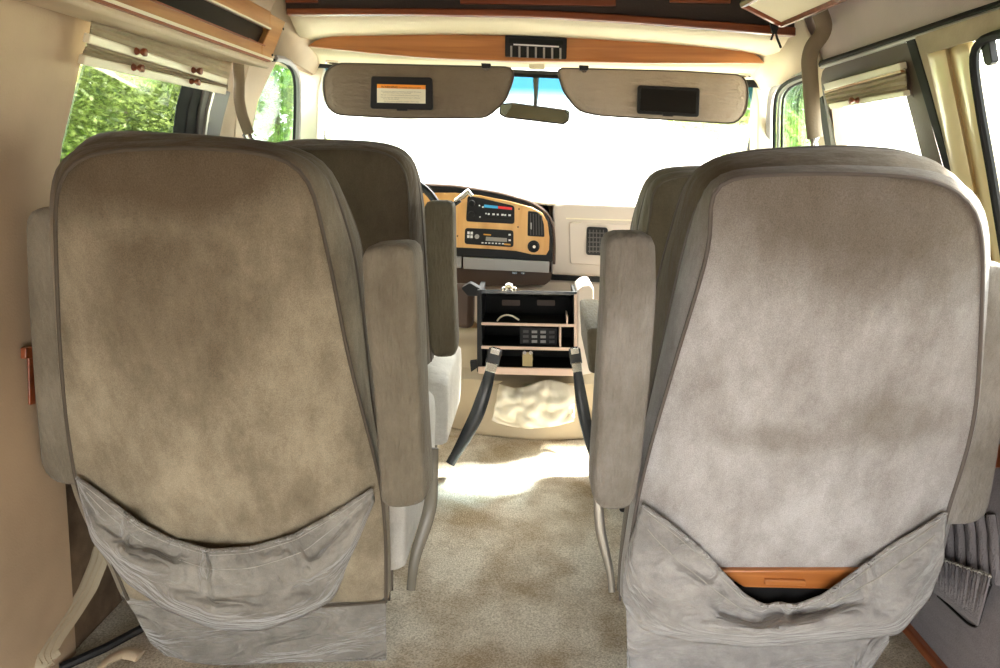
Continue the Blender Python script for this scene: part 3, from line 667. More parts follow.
tag(slab([(988, 447), (1015, 440), (1015, 466), (990, 468)], Plane((.84, 0, .5), (1, 0, 0)), .012, rnd=2).build('door_pull', M['redwood_y'], bevel=.003), 'small red wooden door pull at the right edge', 'door pull')

# ------------------------------------------------------------------ shoulder belts
def strap(pts, wd, th_, side, n_=30): return MB().tube(curve3(pts, n_, 2), wd, seg=10, flat=th_/wd, side=side)
sb = thing('shoulder_belt', 'tan shoulder belt hanging beside the left window post', 'seat belt', aty(247, 150, 1.85))
yb_ = 1.86
strap([aty(238, 56, yb_), aty(239, 80, yb_), aty(239, 100, yb_), aty(242, 115, yb_), aty(249, 134, yb_)], .014, .006, (1, 0, 0)).build('sleeve', M['webbing_dark'], sb)
MB().tube([aty(246, 133, yb_), aty(249, 139, yb_), aty(252, 144, yb_)], [.012, .010, .013], seg=8, flat=.4, side=(1, 0, 0)).build('chrome_loop', M['chrome'], sb)
sb = thing('shoulder_belt', 'brown covered shoulder belt curving down behind the right seats', 'seat belt', aty(814, 150, 2.0))
yb_ = 1.98
strap([aty(820, 13, yb_), aty(825, 26, yb_), aty(822, 35, yb_), aty(812, 47, yb_), aty(809, 60, yb_), aty(811, 90, yb_), aty(813, 120, yb_), aty(815, 138, yb_)], .020, .010, (1, 0, 0), 40).build('sleeve', M['webbing_dark'], sb)
MB().tube([aty(814, 136, yb_), aty(814, 142, yb_), aty(815, 150, yb_)], [.016, .008, .012], seg=8, flat=.4, side=(1, 0, 0)).build('chrome_loop', M['chrome'], sb)
# floor belt, left
sb = thing('floor_belt', 'loose tan webbing belt looped down to the floor beside the left wall', 'seat belt', (-.84, 1.2, 0))
fb = [aty(103, 535, 1.42), aty(98, 560, 1.38), aty(86, 590, 1.33), aty(68, 618, 1.27), aty(52, 640, 1.22), aty(44, 655, 1.19), aty(50, 664, 1.18)]
strap(fb, .024, .004, (1, 0, .1), 40).build('webbing', M['webbing'], sb)
for k_ in (-.5, 0, .5):
    MB().tube(curve3([p+Vector((.024*k_, -.004, .003)) for p in fb], 40, 2), .0016, seg=5).build('woven_rib', M['shade'], sb)
o = MB().tube([aty(60, 668, 1.24), aty(105, 648, 1.30), aty(150, 624, 1.36)], .009, seg=8).build('seat_track', M['black'])
tag(o, 'black metal seat track bar on the floor beside the left wall', 'seat track')
o = MB().tube(curve3([atz(95, 672, .02), atz(108, 660, .03), atz(124, 652, .035), atz(140, 656, .03)], 20), .018, seg=8, flat=.3, side=(0, 1, 0)).build('folded_carpet_flap', M['cream'])
tag(o, 'pale curled flap on the floor behind the left seat', 'flap')
o = thing('wall_coat_hook', 'small dark red wooden hook on the left wall behind the seat', 'hook', atx(30, 400, -.87))
hx = Plane((-.868, 0, .6), (-1, 0, 0))
slab([(29, 352), (35, 350), (36, 404), (30, 405)], hx, .004, -.004, rnd=1).build('back_plate', M['redwood'], o, bevel=.003)
slab([(26, 348), (36, 346), (36, 358), (26, 359)], hx, .010, -.012, rnd=1).build('peg', M['redwood'], o, bevel=.003)

# ================================================================== SEATS
def cap_rings(loop, pl_off_fn, ss):
    pass
def seat(label, Y0, R, Mx, F, mats, floor_c, cush=None, parts=True, z_bot=.10, T=(.07, .15)):
    """R,Mx,F: pixel outlines (rear panel, middle seam, front cushion), bottom-left, over the top, to bottom-right"""
    root = thing('captain_seat', label, 'seat', floor_c, 'velour captain seats')
    pl = Plane((0, Y0, 1.0), (0, 1, .2)); N = 132
    def loop(px, off): return smooth_loop(resample([pl.at(x, y, off) for x, y in px], N), 2)
    LR, LM, LF = loop(R, 0), loop(Mx, T[0]), loop(F, T[1])
    cR = sum(LR, Vector())/N; cF = sum(LF, Vector())/N
    rings = []
    for s_ in (.02, .2, .4, .6, .78, .9, .97, 1.0):
        b_ = .036*(1-s_**2.4)
        rings.append([cR+(p-cR)*s_-pl.n*b_ for p in LR])
    for t in (.12, .4, .7): rings.append([a_.lerp(b_, t)+(a_.lerp(b_, t)-cR-pl.n*T[0]*t)*.022*math.sin(PI*t) for a_, b_ in zip(LR, LM)])
    rings.append(LM); rings.append([cR+(p-cR)*.9+pl.n*T[0] for p in LM])
    MB().ringed(rings).build('backrest', mats[0], root, angle=60)
    rings = [[cR+(p-cR)*.9+pl.n*T[0] for p in LM], LM]
    for t in (.15, .4, .7): rings.append([a_.lerp(b_, t)+(a_.lerp(b_, t)-cR-pl.n*T[1]*t)*.02*math.sin(PI*t) for a_, b_ in zip(LM, LF)])
    rings.append(LF)
    for s_ in (.96, .88, .75, .5, .25, .02): rings.append([cF+(p-cF)*s_+pl.n*.045*(1-s_**2.2) for p in LF])
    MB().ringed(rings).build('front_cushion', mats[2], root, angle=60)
    def pipe(px, off, r_, nm='piping'):
        pts = smooth_loop(resample([pl.at(x, y, off) for x, y in px], 90, False), 3, False)
        MB().tube(pts, r_, seg=6).build(nm, mats[1], root)
    pipe(R, -.0015, .0032); pipe(Mx, T[0]-.002, .003); pipe(F, T[1]-.002, .003)
    return root, pl

def armrest(root, px, Y0, mat, th_=.10, slope=.16, rnd=9, name='armrest', bev=.018):
    pl = Plane((0, Y0, 1.0), (0, 1, slope))
    px = rounded(px, rnd, 5)
    N = 80; P = smooth_loop(resample([pl.at(x, y) for x, y in px], N), 1); c = sum(P, Vector())/N
    rings = []
    for s_, d_ in ((.05, -.001), (.5, -.001), (.80, .0), (.92, .004), (.98, .013), (1.0, .028), (1.0, th_-.028), (.98, th_-.012), (.9, th_), (.05, th_)):
        rings.append([Vector((c.x+(p.x-c.x)*(1-(1-s_)*1.0), 0, 0))+Vector((0, p.y+(c.y-p.y)*(1-s_), c.z+(p.z-c.z)*(1-(1-s_)*(1 if s_ < .7 else .35))))+Vector((0, d_, 0)) for p in P])
    o = MB().ringed(rings).build(name, mat, root, angle=60)
    return o, pl

def pocket(root, pl, rim, low, mat, seed, amp=.035, seamcol=True, tuck=()):
    n_u, n_v = 96, 22
    a_, b_ = lin(rim, n_u), lin(low, n_u); rows = []
    for j in range(n_v+1):
        v = j/n_v; row = []
        for i in range(n_u):
            u = i/(n_u-1); edge = math.sin(PI*u)**.6
            x = a_[i][0]*(1-v)+b_[i][0]*v; y = a_[i][1]*(1-v)+b_[i][1]*v
            off = -(.010+.030*edge)*(1-v)-1.7*amp*edge*math.sin(PI*(v**1.9*.97+.01))-.006
            # swooping drape folds and vertical gathers
            off -= .016*edge*math.sin(v*11+3.2*math.cos(PI*(u-.5)*2)+seed+2*u)*(0.2+v*.9)
            off -= .006*(1-v)**1.0*edge*max(0, noise.noise(Vector((u*34, v*1.5, seed))))*2.4
            off += .013*noise.noise(Vector((u*7, v*5, seed+5)))*edge
            off -= .0035*edge*(1-v)**3*math.sin(u*85+3*math.sin(u*9))
            for tu in tuck: off -= .016*math.exp(-((u-tu)/.012)**2)*(1-v*.9)
            row.append(pl.at(x, y, off))
        rows.append(row)
    o = MB().ringed(rows, False, False).build('back_pocket', mat, root, solid=.004, angle=80)
    MB().tube(rows[0], .0038, seg=6).build('pocket_hem', mat, root)
    k_ = 5
    MB().tube([p-pl.n*.003 for p in rows[k_][4:-4]], .0009, seg=4).build('stitch_line', M['seam'], root)
    MB().tube([p-pl.n*.003 for p in rows[1][2:-2]], .0008, seg=4).build('stitch_line', M['seam'], root)
    return rows

def drape(root, pl, top, bot, mat, seed, off0=.004, amp=.01, name='skirt'):
    n_u, n_v = 60, 16; a_, b_ = lin(top, n_u), lin(bot, n_u); rows = []
    for j in range(n_v+1):
        v = j/n_v; row = []
        for i in range(n_u):
            u = i/(n_u-1); x = a_[i][0]*(1-v)+b_[i][0]*v; y = a_[i][1]*(1-v)+b_[i][1]*v
            off = off0-amp*1.9*(.5+.5*math.sin(u*9+v*9+seed))*v-amp*1.2*noise.noise(Vector((u*5, v*3, seed)))*v
            row.append(pl.at(x, y, off))
        rows.append(row)
    MB().ringed(rows, False, False).build(name, mat, root, solid=.004, angle=80)
    MB().tube(rows[-1], .003, seg=6).build('skirt_hem', mat, root)
    return rows

def seat_base(root, x0, x1, yb, yf, mat, skirt_mat, z0=.20, z1=.43):
    # seat cushion: rounded block with waterfall front
    prof = [(yb, z0), (yb, z1-.03), (yb+.04, z1), (yf-.10, z1+.01), (yf-.03, z1-.01), (yf, z1-.06), (yf-.01, z0+.03), (yf-.04, z0)]
    rings = []
    for u in (0, .03, .10, .5, .9, .97, 1):
        ins = {0: .035, .03: .012, .10: 0, .5: -.012, .9: 0, .97: .012, 1: .035}[u]
        x = x0+(x1-x0)*u; rings.append([Vector((x, yb+(y-yb)*(1-ins*.3)+ins*.3, z0+(z-z0)*(1-ins*3) if z > (z0+z1)/2 else z+ins*.3)) for y, z in prof])
    MB().ringed(rings).build('seat_cushion', mat, root, angle=60, bevel=.006)
    # pedestal and swivel plate
    cx, cy = (x0+x1)/2, (yb+yf)/2
    MB().box((cx-.17, cy-.17, .0), (cx+.17, cy+.17, .17)).build('pedestal', M['black'], root, bevel=.01)
    MB().disc((cx, cy, .165), (0, 0, 1), .15, .03, 28).build('swivel_plate', M['steel'], root)

# ---- near left seat
RL = [(128, 600), (112, 560), (92, 525), (76, 485), (66, 420), (60, 350), (57, 280), (55, 220), (56, 190), (60, 174), (69, 162), (85, 155), (104, 151), (182, 147), (247, 151), (290, 159), (306, 170), (314, 190), (321, 225), (330, 262), (340, 315), (349, 360), (362, 410), (374, 455), (382, 490), (386, 540), (386, 602)]
ML = [(124, 600), (108, 560), (88, 525), (72, 485), (62, 420), (56, 350), (53, 280), (51, 220), (53, 188), (58, 168), (69, 156), (85, 150), (104, 147), (182, 143), (247, 147), (295, 155), (322, 167), (333, 185), (343, 215), (354, 250), (361, 300), (366, 345), (371, 400), (379, 450), (386, 490), (389, 540), (389, 600)]
FL = [(140, 590), (120, 560), (105, 525), (92, 485), (80, 420), (75, 350), (73, 280), (77, 220), (82, 175), (84, 150), (88, 138), (98, 132.5), (112, 130.5), (204, 137), (273, 144), (310, 154), (332, 170), (345, 201), (360, 235), (366, 290), (370, 345), (375, 400), (382, 450), (388, 490), (392, 540), (392, 590)]
cl = pl_c = (-.55, 1.35, 0)
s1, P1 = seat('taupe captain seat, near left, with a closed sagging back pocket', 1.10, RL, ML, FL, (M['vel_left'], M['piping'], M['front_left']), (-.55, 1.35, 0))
pocket(s1, P1, [(77, 478), (109, 501), (139, 524), (168, 539), (210, 551), (252, 548), (294, 536), (336, 513), (372, 490)],
       [(80, 492), (92, 540), (126, 582), (168, 610), (218, 630), (262, 630), (302, 616), (332, 600), (358, 545), (374, 500)], M['pocket'], 1.3, tuck=(.2, .45, .72))
drape(s1, P1, [(122, 592), (200, 600), (290, 600), (386, 590)], [(150, 640), (172, 660), (220, 664), (300, 661), (386, 659)], M['pocket'], 2.0, off0=.006, amp=.012)
MB().tube([P1.at(x, y, -.006) for x, y in lin([(322, 607), (350, 605), (386, 602)], 12)], .0025, seg=5).build('flap_seam', M['piping'], s1)
armrest(s1, [(359, 247), (413, 243), (417, 300), (422, 420), (428, 505), (408, 511), (380, 511), (373, 400), (363, 320)], 1.055, M['vel_arm'], label if False else .10)
armrest(s1, [(22, 208), (65, 206), (75, 300), (87, 400), (91, 488), (55, 488), (39, 474), (32, 400), (25, 300)], 1.13, M['vel_arm'], .10)
seat_base(s1, -.80, -.222, 1.32, 1.78, M['vel_cushion'], None, z1=.47)
# ---- near right seat
RR = [(626, 600), (628, 560), (634, 520), (640, 488), (652, 440), (667, 390), (680, 345), (693, 304), (704, 268), (711, 238), (712, 215), (707, 196), (713, 182), (737, 176), (824, 173), (910, 176), (945, 183), (966, 196), (978, 212), (983, 240), (983, 280), (981, 330), (977, 400), (970, 440), (958, 480), (946, 515), (928, 580), (900, 630)]
RR[-2:] = [(940, 550), (925, 600)]
MR = [(620, 600), (622, 560), (628, 520), (633, 488), (641, 440), (652, 390), (662, 345), (672, 300), (682, 255), (690, 225), (696, 205), (703, 189), (715, 179), (737, 172), (824, 168), (912, 171), (950, 179), (970, 192), (983, 210), (988, 240), (988, 280), (986, 330), (982, 400), (975, 440), (963, 480), (951, 515), (943, 550), (928, 600)]
FR = [(618, 590), (620, 560), (624, 520), (629, 488), (636, 440), (642, 390), (648, 340), (653, 300), (664, 255), (675, 217), (682, 190), (690, 172), (706, 158), (758, 150), (845, 146), (910, 151), (932, 160), (944, 175), (955, 200), (962, 240), (962, 290), (960, 340), (956, 400), (950, 450), (940, 500), (930, 550), (915, 590)]
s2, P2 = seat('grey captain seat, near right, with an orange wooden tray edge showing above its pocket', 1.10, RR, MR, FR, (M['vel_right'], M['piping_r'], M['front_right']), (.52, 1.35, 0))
pocket(s2, P2, [(642, 505), (677, 530), (702, 551), (723, 574), (744, 596), (765, 607), (780, 603), (794, 607), (824, 596), (853, 575), (891, 547), (924, 528), (946, 513)],
       [(625, 560), (622, 600), (640, 628), (665, 636), (700, 642), (750, 646), (800, 644), (850, 640), (899, 634), (929, 598), (943, 560)], M['pocket_r'], 4.0, tuck=(.5,))
drape(s2, P2, [(626, 606), (700, 615), (800, 620), (890, 615)], [(628, 668), (626, 700), (760, 712), (850, 700), (888, 640)], M['pocket_r'], 5.0, off0=.008, amp=.012)
slab([(718, 571), (875, 571), (845, 590), (744, 588)], P2, .02, -.028).build('tray_table_edge', M['wood'], s2, bevel=.003, label='orange wooden fold out tray edge')
slab([(765, 580), (806, 581.5), (806, 586.5), (765, 585)], P2, .02, -.034, rnd=1.5).build('tray_pull', M['wood'], s2, bevel=.002)
slab([(728, 586), (850, 590), (815, 612), (750, 612)], P2, .012, -.0275).build('tray_slot', M['black'], s2)
armrest(s2, [(606, 234), (657, 234), (658, 300), (650, 400), (642, 470), (634, 512), (600, 514), (591, 498), (598, 400), (604, 300)], 1.055, M['vel_arm_r'], .10)
armrest(s2, [(955, 266), (1014, 262), (1016, 330), (1010, 400), (998, 480), (990, 520), (975, 528), (935, 528), (945, 400)], 1.13, M['vel_arm_r'], .10)
seat_base(s2, .26, .80, 1.32, 1.78, M['vel_cushion'], None)

# ---- driver seat
RD = [(275, 390), (262, 340), (252, 280), (246, 220), (248, 180), (256, 160), (275, 150), (308, 149), (356, 148), (388, 152), (402, 160), (408, 175), (409, 200), (411, 245), (414, 290), (419, 340), (423, 400), (424, 440), (424, 470), (300, 470)]
MD = [(272, 390), (259, 340), (249, 280), (243, 220), (245, 178), (254, 157), (275, 148), (308, 146.5), (356, 145.5), (390, 149), (410, 158), (417, 172), (421, 200), (424, 245), (427, 290), (430, 340), (433, 400), (434, 440), (433, 470), (300, 470)]
FD = [(275, 385), (263, 340), (254, 280), (250, 220), (252, 175), (262, 150), (282, 142), (312, 139.5), (377, 143), (404, 149), (414, 162), (423, 197), (427, 245), (430, 290), (433, 340), (436, 400), (437, 440), (436, 465), (300, 465)]
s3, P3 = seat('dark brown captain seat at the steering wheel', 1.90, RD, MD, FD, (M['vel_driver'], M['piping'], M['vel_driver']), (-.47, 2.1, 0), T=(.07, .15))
armrest(s3, [(423, 201), (453, 201), (454, 280), (457, 350), (455, 358), (432, 359), (429, 345), (427, 280)], 1.86, M['vel_arm_d'], .09, rnd=5)
seat_base(s3, -.76, -.215, 2.00, 2.42, M['vel_cushion'], None)
# ---- passenger seat
RP = [(640, 470), (636, 420), (634, 360), (636, 300), (641, 255), (649, 225), (652, 205), (650, 192), (658, 180), (681, 176), (740, 174), (800, 176), (820, 190), (826, 230), (822, 300), (810, 380), (800, 470)]
MP = [(634, 470), (630, 420), (628, 360), (630, 300), (634, 250), (639, 220), (643, 200), (648, 186), (658, 177), (681, 172.5), (740, 171), (802, 173), (823, 187), (829, 230), (825, 300), (813, 380), (803, 470)]
FP = [(632, 465), (628, 420), (626, 360), (627, 300), (628, 250), (631, 225), (638, 200), (645, 178), (655, 169.5), (675, 167), (740, 166), (795, 168), (812, 180), (818, 230), (815, 300), (805, 380), (795, 465)]
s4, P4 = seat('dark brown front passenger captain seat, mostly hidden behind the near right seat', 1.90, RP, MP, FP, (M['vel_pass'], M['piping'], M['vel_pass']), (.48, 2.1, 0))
seat_base(s4, .235, .70, 2.00, 2.42, M['vel_cushion'], None)
# passenger armrest lying flat (end face towards the aisle view)
p_ = [aty(587, 329, 1.96), aty(610, 329, 1.96), aty(610, 376, 1.96), aty(589, 374, 1.96)]
MB().prism(p_, (0, .36, .02)).build('armrest', M['vel_arm_d'], s4, bevel=.012, seg=3)

# ------------------------------------------------------------------ belt stalks
def stalk(label, pts, wd, mat, buckle=True, flat=.35, side=(1, 0, 0)):
    t = thing('seat_belt_stalk', label, 'seat belt', (pts[-1][0], pts[-1][1], 0) , 'seat belt buckle stalks')
    c_ = curve3(pts, 26, 3); rr = [wd*(.75+.35*math.sin(PI*min(1, i/25*1.1))) for i in range(26)]
    MB().tube(c_, rr, seg=10, flat=flat, side=side).build('stalk_sleeve', mat, t)
    if buckle:
        a_ = c_[0]; d_ = (c_[0]-c_[2]).normalized()
        s_ = Vector(side); s_ = (s_-d_*s_.dot(d_)).normalized(); k_ = d_.cross(s_)
        def bx(w_, l0, l1, h_): return MB().ringed([[a_+d_*l+s_*sx*w_+k_*sy*h_ for sx, sy in ((-1, -1), (1, -1), (1, 1), (-1, 1))] for l in (l0, l1)])
        bx(wd*.85, -.01, .02, .012).build('buckle_neck', M['chrome'], t, bevel=.002)
        bx(wd*1.05, .015, .065, .010).build('buckle_body', M['stalk'], t, bevel=.003)
        bx(wd*.7, .05, .068, .0115).build('release_button', M['chrome'], t, bevel=.001)
    return t
stalk('glossy dark seat belt stalk with chrome buckle at the driver seat, leaning over the aisle', [aty(491, 368, 2.30), aty(486, 388, 2.30), aty(477, 415, 2.29), aty(464, 440, 2.28), aty(450, 464, 2.27)], .021, M['stalk'])
stalk('dark seat belt stalk with buckle beside the front passenger seat', [aty(577, 368, 2.30), aty(580, 390, 2.30), aty(585, 420, 2.29), aty(592, 450, 2.28), aty(597, 468, 2.27)], .018, M['stalk'])
stalk('curved tan grey seat belt stalk at the inner foot of the near left seat', [aty(434, 448, 1.40), aty(432, 480, 1.40), aty(431, 505, 1.40), aty(424, 530, 1.39), aty(416, 552, 1.38), aty(412, 575, 1.37), aty(411, 590, 1.37)], .0125, M['stalk_tan'], False)
stalk('thin metallic grey seat belt stalk at the inner foot of the near right seat', [aty(598, 470, 1.32), aty(598, 500, 1.32), aty(600, 530, 1.32), aty(606, 555, 1.32), aty(611, 575, 1.32), aty(612, 592, 1.32)], .009, M['steel'], False)

# ================================================================== DASHBOARD
da = thing('dashboard', 'van dashboard with pale burl instrument panel and mauve beige passenger side', 'dashboard', (0, 2.8, .6))
dp = YP(2.86, .12)
pod = lin([(300, 205), (360, 190), (436, 186.5), (456, 188), (500, 194.5), (532, 203.5), (546, 213), (551.5, 224), (553, 245), (552, 262), (548, 285), (300, 262)], 70)
slab([(300, 262), (300, 195), (360, 188)]+lin([(400, 185), (456, 187.5), (500, 194.5), (532, 203.5), (546, 213), (551.5, 224), (553, 245)], 30)+[(552.5, 262), (470, 257), (380, 253)], dp, .30).build('instrument_pod', M['black'], da, bevel=.004)
MB().tube([dp.at(x, y, .008) for x, y in lin([(300, 192), (360, 186.5), (400, 184), (456, 186.3), (500, 193.3), (532, 202.3), (547, 212), (553, 223), (554.5, 245), (554, 264)], 60)], .006, seg=6).build('pod_rim', M['darkbrown'], da)
wood_px = [(300, 215), (360, 198), (430, 193), (455, 193), (480, 195.5), (510, 201.5), (532, 207.5), (542, 213), (547.5, 222), (549.5, 238), (549, 250), (546, 255), (532, 254.5), (516, 251), (490, 249), (458, 247.5), (380, 243), (300, 245)]
slab(wood_px, dp, .01, -.008).build('burl_panel', M['burl'], da, bevel=.0015, label='pale burl wood instrument panel')
cpnl = slab([(467.5, 195.8), (480, 198), (514.5, 206), (514.5, 224), (466, 221.5)], dp, .012, -.012, rnd=3).build('climate_control', M['black'], da, bevel=.001, label='black climate control panel')
# blue/red temperature strip, scale marks and knobs
slab([(484.3, 204.6), (498, 206), (498, 208.6), (484, 207.4)], dp, .001, -.0135).build('blue_strip', M['bluemark'], cpnl)
slab([(498, 206), (512, 207.6), (512, 210), (498, 208.6)], dp, .001, -.0135).build('red_strip', M['redmark'], cpnl)
for i, x in enumerate((489, 493.5, 498, 502.5, 505.5, 509.5)):
    slab(rect(x-1.2, 213.2+i*.25, x+(1.3 if i % 2 else .7), 214.9+i*.25), dp, .001, -.0135).build('mark', M['whitemark'], cpnl)
for x, y in ((472, 203), (471.5, 214.3)):
    MB().disc(dp.at(x, y, -.012), (0, -1, -.1), 0, 0, 20, [(.0125, 0), (.0115, .010), (.010, .011)]).build('dial', M['rubber'], cpnl)
for x, y in ((479.5, 205.5), (480, 217), (483, 207), (486, 213.5)):
    MB().disc(dp.at(x, y, -.012), (0, -1, 0), .0028, .003, 10).build('button', M['whitemark'], cpnl)
slab([(487, 216.5), (512, 218.5), (512, 219.5), (487, 217.5)], dp, .001, -.0135).build('slider_slot', M['rubber'], cpnl)
rad = slab([(465, 228), (513.5, 230.5), (513.5, 247.3), (464.5, 244)], dp, .012, -.012, rnd=3).build('car_radio', M['black'], da, bevel=.001, label='black car radio with grey display')
slab([(486, 236.8), (507, 238.2), (507, 242), (485.5, 240.8)], dp, .001, -.0135).build('display', M['lcd'], rad)
slab([(483.5, 233.8), (491, 234.4), (491, 235.6), (483.5, 235)], dp, .001, -.0135).build('amber_mark', M['amber'], rad)
slab([(504, 243.5), (510.5, 244), (510.5, 245.4), (504, 244.9)], dp, .001, -.0135).build('amber_mark', M['amber'], rad)
for x, y in ((468.5, 233), (471.7, 233.2), (468.3, 236.6), (471.5, 236.8)):
    slab(rect(x-1.2, y-1.3, x+1.2, y+1.3), dp, .003, -.015).build('preset_button', M['whitemark'], rad)
MB().disc(dp.at(477, 236.5, -.012), (0, -1, 0), .009, .006, 18).build('volume_knob', M['greyplast'], rad)
for i in range(7):
    x = 481.5+i*3.4; slab(rect(x, 242.3+i*.15, x+2, 243.4+i*.15), dp, .002, -.0138).build('key', M['whitemark'], rad)
for y in (234, 239.5):
    slab(rect(508.5, y, 510.8, y+1.6), dp, .002, -.0138).build('key', M['whitemark'], rad)
ven = slab([(528, 211), (537, 212), (541.5, 216), (543.8, 224), (544.5, 237), (527.5, 236)], dp, .02, -.011, rnd=1.5).build('air_vent', M['black'], da, bevel=.001, label='curved black air vent')
for i in range(5):
    x = 530+i*2.8; slab([(x, 213.5+i*.5), (x+.9, 213.6+i*.5), (x+1.2, 235.2), (x+.3, 235.2)], dp, .008, -.015).build('vane', M['greytrim'], ven)
slab([(530.4, 223), (531.8, 223), (531.8, 229.5), (530.4, 229)], dp, .004, -.019).build('vent_tab', M['greyplast'], ven)
lt = MB().disc(dp.at(533.6, 246.3, -.008), (0, -1, -.1), 0, 0, 26, [(.0235, 0), (.0235, .005), (.019, .008), (.018, .004)]).build('power_socket', M['black'], da, label='round black power socket')
MB().disc(dp.at(534.2, 246.6, -.012), (0, -1, -.1), .006, .004, 14).build('socket_core', M['chrome'], lt)
for x, y in ((519, 209), (518, 227), (457.5, 236)):
    MB().disc(dp.at(x, y, -.008), (0, -1, 0), .0032, .002, 10).build('screw', M['black'], da)
# lower grey strips, dark recess
slab([(463, 257.5), (549.5, 262), (549, 273), (463.5, 269)], dp, .03, -.006, rnd=1).build('ash_tray_front', M['greyplast'], da, bevel=.002, label='long grey ashtray drawer front')
slab([(380, 253), (461, 257), (461.5, 268), (380, 265)], dp, .03, -.006, rnd=1).build('lower_grey_cover', M['greyplast'], da, bevel=.002)
slab([(512, 272), (517, 272.3), (517, 274), (512, 273.7)], dp, .01, -.008).build('small_catch', M['chrome'], da)
slab([(521, 272.5), (525, 272.8), (525, 274.3), (521, 274)], dp, .01, -.008).build('small_catch', M['chrome'], da)
slab([(300, 262), (552, 272), (551, 280), (545, 285), (480, 286), (300, 280)], dp, .20, .01, rnd=2).build('knee_recess', M['darkbrown'], da)
# passenger side
slab([(553, 205), (565, 203), (700, 208), (760, 212), (760, 285), (700, 282), (551, 275), (552.5, 245)], dp, .28, .012).build('passenger_fascia', M['mauveplast'], da, bevel=.012, seg=4, label='mauve beige passenger side fascia')
slab([(569, 222), (760, 229), (760, 275), (570, 264)], dp, .01, .006, rnd=3).build('fascia_recess', M['mauveplast'], da, bevel=.004)
MB().tube([dp.at(566, 218.5, .010), dp.at(640, 220.5, .010), dp.at(760, 225, .010)], .003, seg=6).build('fascia_lip', M['cream_light'], da)
pv = slab([(587, 227), (608, 228), (607, 256), (586, 255)], dp, .02, -.004, rnd=3).build('air_vent', M['black'], da, bevel=.002, label='square gridded black air vent')
for i in range(5):
    x = 589.5+i*3.4; slab([(x, 230), (x+.8, 230), (x+.6, 253), (x-.2, 253)], dp, .006, -.007).build('vane', M['greytrim'], pv)
for i in range(5):
    y = 232.5+i*4.6; slab(rect(588.5, y, 606, y+.9, .02), dp, .006, -.0065).build('vane', M['greytrim'], pv)
slab([(551, 275), (700, 283), (760, 286), (760, 290), (700, 287), (551, 280)], dp, .10, .03).build('black_slot', M['black'], da)  # black slot between the upper and lower fascia
slab([(548, 280), (700, 286), (760, 289), (760, 329), (700, 329), (480, 327), (450, 300), (450, 287), (540, 286)], dp, .16, .035).build('lower_fascia', M['mauveplast'], da, bevel=.01)
# dash top shelf running to the windscreen
a_ = [dp.at(x, y, .02) for x, y in lin([(300, 193), (360, 188), (456, 188), (500, 195), (532, 203), (553, 205), (600, 205), (680, 208), (760, 212)], 40)]
MB().ringed([a_, [Vector((p.x*1.05, 3.1, .89)) for p in a_], [Vector((p.x*1.1, 3.30, .80)) for p in a_], [Vector((p.x*1.1, 3.31, .5)) for p in a_]], False, False).build('dash_top', M['cream_light'], da, solid=.01)
struct('wall_front', MB().box((-.95, 3.36, -.05), (.95, 3.42, .80)), M['greytrim'])

# steering wheel
wc = aty(386, 226, 2.46); sw = thing('steering_wheel', 'dark steering wheel showing past the driver seat', 'steering wheel', wc)
axw = Vector((0, -.86, .50)).normalized(); ua = axw.orthogonal().normalized(); ub_ = axw.cross(ua)
MB().tube([wc+ua*.185*math.cos(2*PI*k/40)+ub_*.185*math.sin(2*PI*k/40) for k in range(40)], .013, closed=True, seg=8).build('rim', M['black'], sw)
for a0_ in (0.2, 2.3, 4.4):
    MB().tube([wc-axw*.02, wc+(ua*math.cos(a0_)+ub_*math.sin(a0_))*.18], .010, seg=6).build('spoke', M['greytrim'], sw)
MB().disc(wc-axw*.05, axw, .05, .05, 20).build('hub', M['black'], sw)
MB().tube([wc-axw*.04, wc-axw*.30], .03, seg=10).build('column', M['black'], sw)
gl_ = thing('column_shift_lever', 'column shift lever with pale tip in front of the burl panel', 'gear lever', aty(462, 200, 2.65))
MB().tube([aty(430, 213, 2.62), aty(452, 206, 2.66), aty(460, 200, 2.66)], .009, seg=8).build('lever', M['black'], gl_)
MB().tube([aty(455, 201, 2.655), aty(463, 196, 2.655), aty(468, 191.5, 2.655), aty(472, 196, 2.655)], [.006, .010, .011, .007], seg=8).build('pale_tip', M['chrome'], gl_)

# ================================================================== ENGINE COVER + CONSOLE
ec = thing('engine_cover', 'beige engine cover rising between the front seats under the dashboard', 'engine cover', (0, 2.85, 0))
prof = [(2.70, 0), (2.70, .20), (2.79, .22), (2.80, .30), (2.84, .33), (3.0, .33), (3.3, .33), (3.3, 0)]
rings = []
for x, ins in ((-.40, .05), (-.37, .015), (-.33, 0), (0, -.005), (.33, 0), (.37, .015), (.41, .05)):
    rings.append([Vector((x*(1.12-.15*z), y+ins*(1 if y < 3 else 0), max(0, z-ins*(1 if z > .2 else 0)))) for y, z in prof])
MB().ringed(rings).build('moulded_cover', M['vinyl'], ec, angle=60)
MB().ringed([[Vector((-.30+dx, 2.78+dy*.5, z)) for dx, dy in ((-.06, 0), (.09, -.02), (.10, .1), (-.06, .12))] for z in (.38, .44, .50, .55)]).build('brown_side_bolster', M['darkbrown'], ec, bevel=.02, label='dark brown side moulding')
cb = thing('centre_console', 'open black centre console box with three compartments and a gold latch', 'console', (0, 2.45, .2))
kp = YP(2.58)
def kbox(px0, px1, nm, mat, d0, d1, bev=.002, par=cb):  # bar from pixel corner to corner, running back d1 metres
    x0, y0 = px0; x1, y1 = px1; s = (x1-x0)*.022
    return slab([(x0, y0), (x1, y0+s), (x1, y1+s), (x0, y1)], kp, d1, d0).build(nm, mat, par, bevel=bev)
MB().prism([kp.at(*q) for q in ((480, 289.5), (577, 291.5), (577, 295), (480, 293.5))], (0, .20, -.045)).build('top_rail', M['stalk'], cb, bevel=.002)
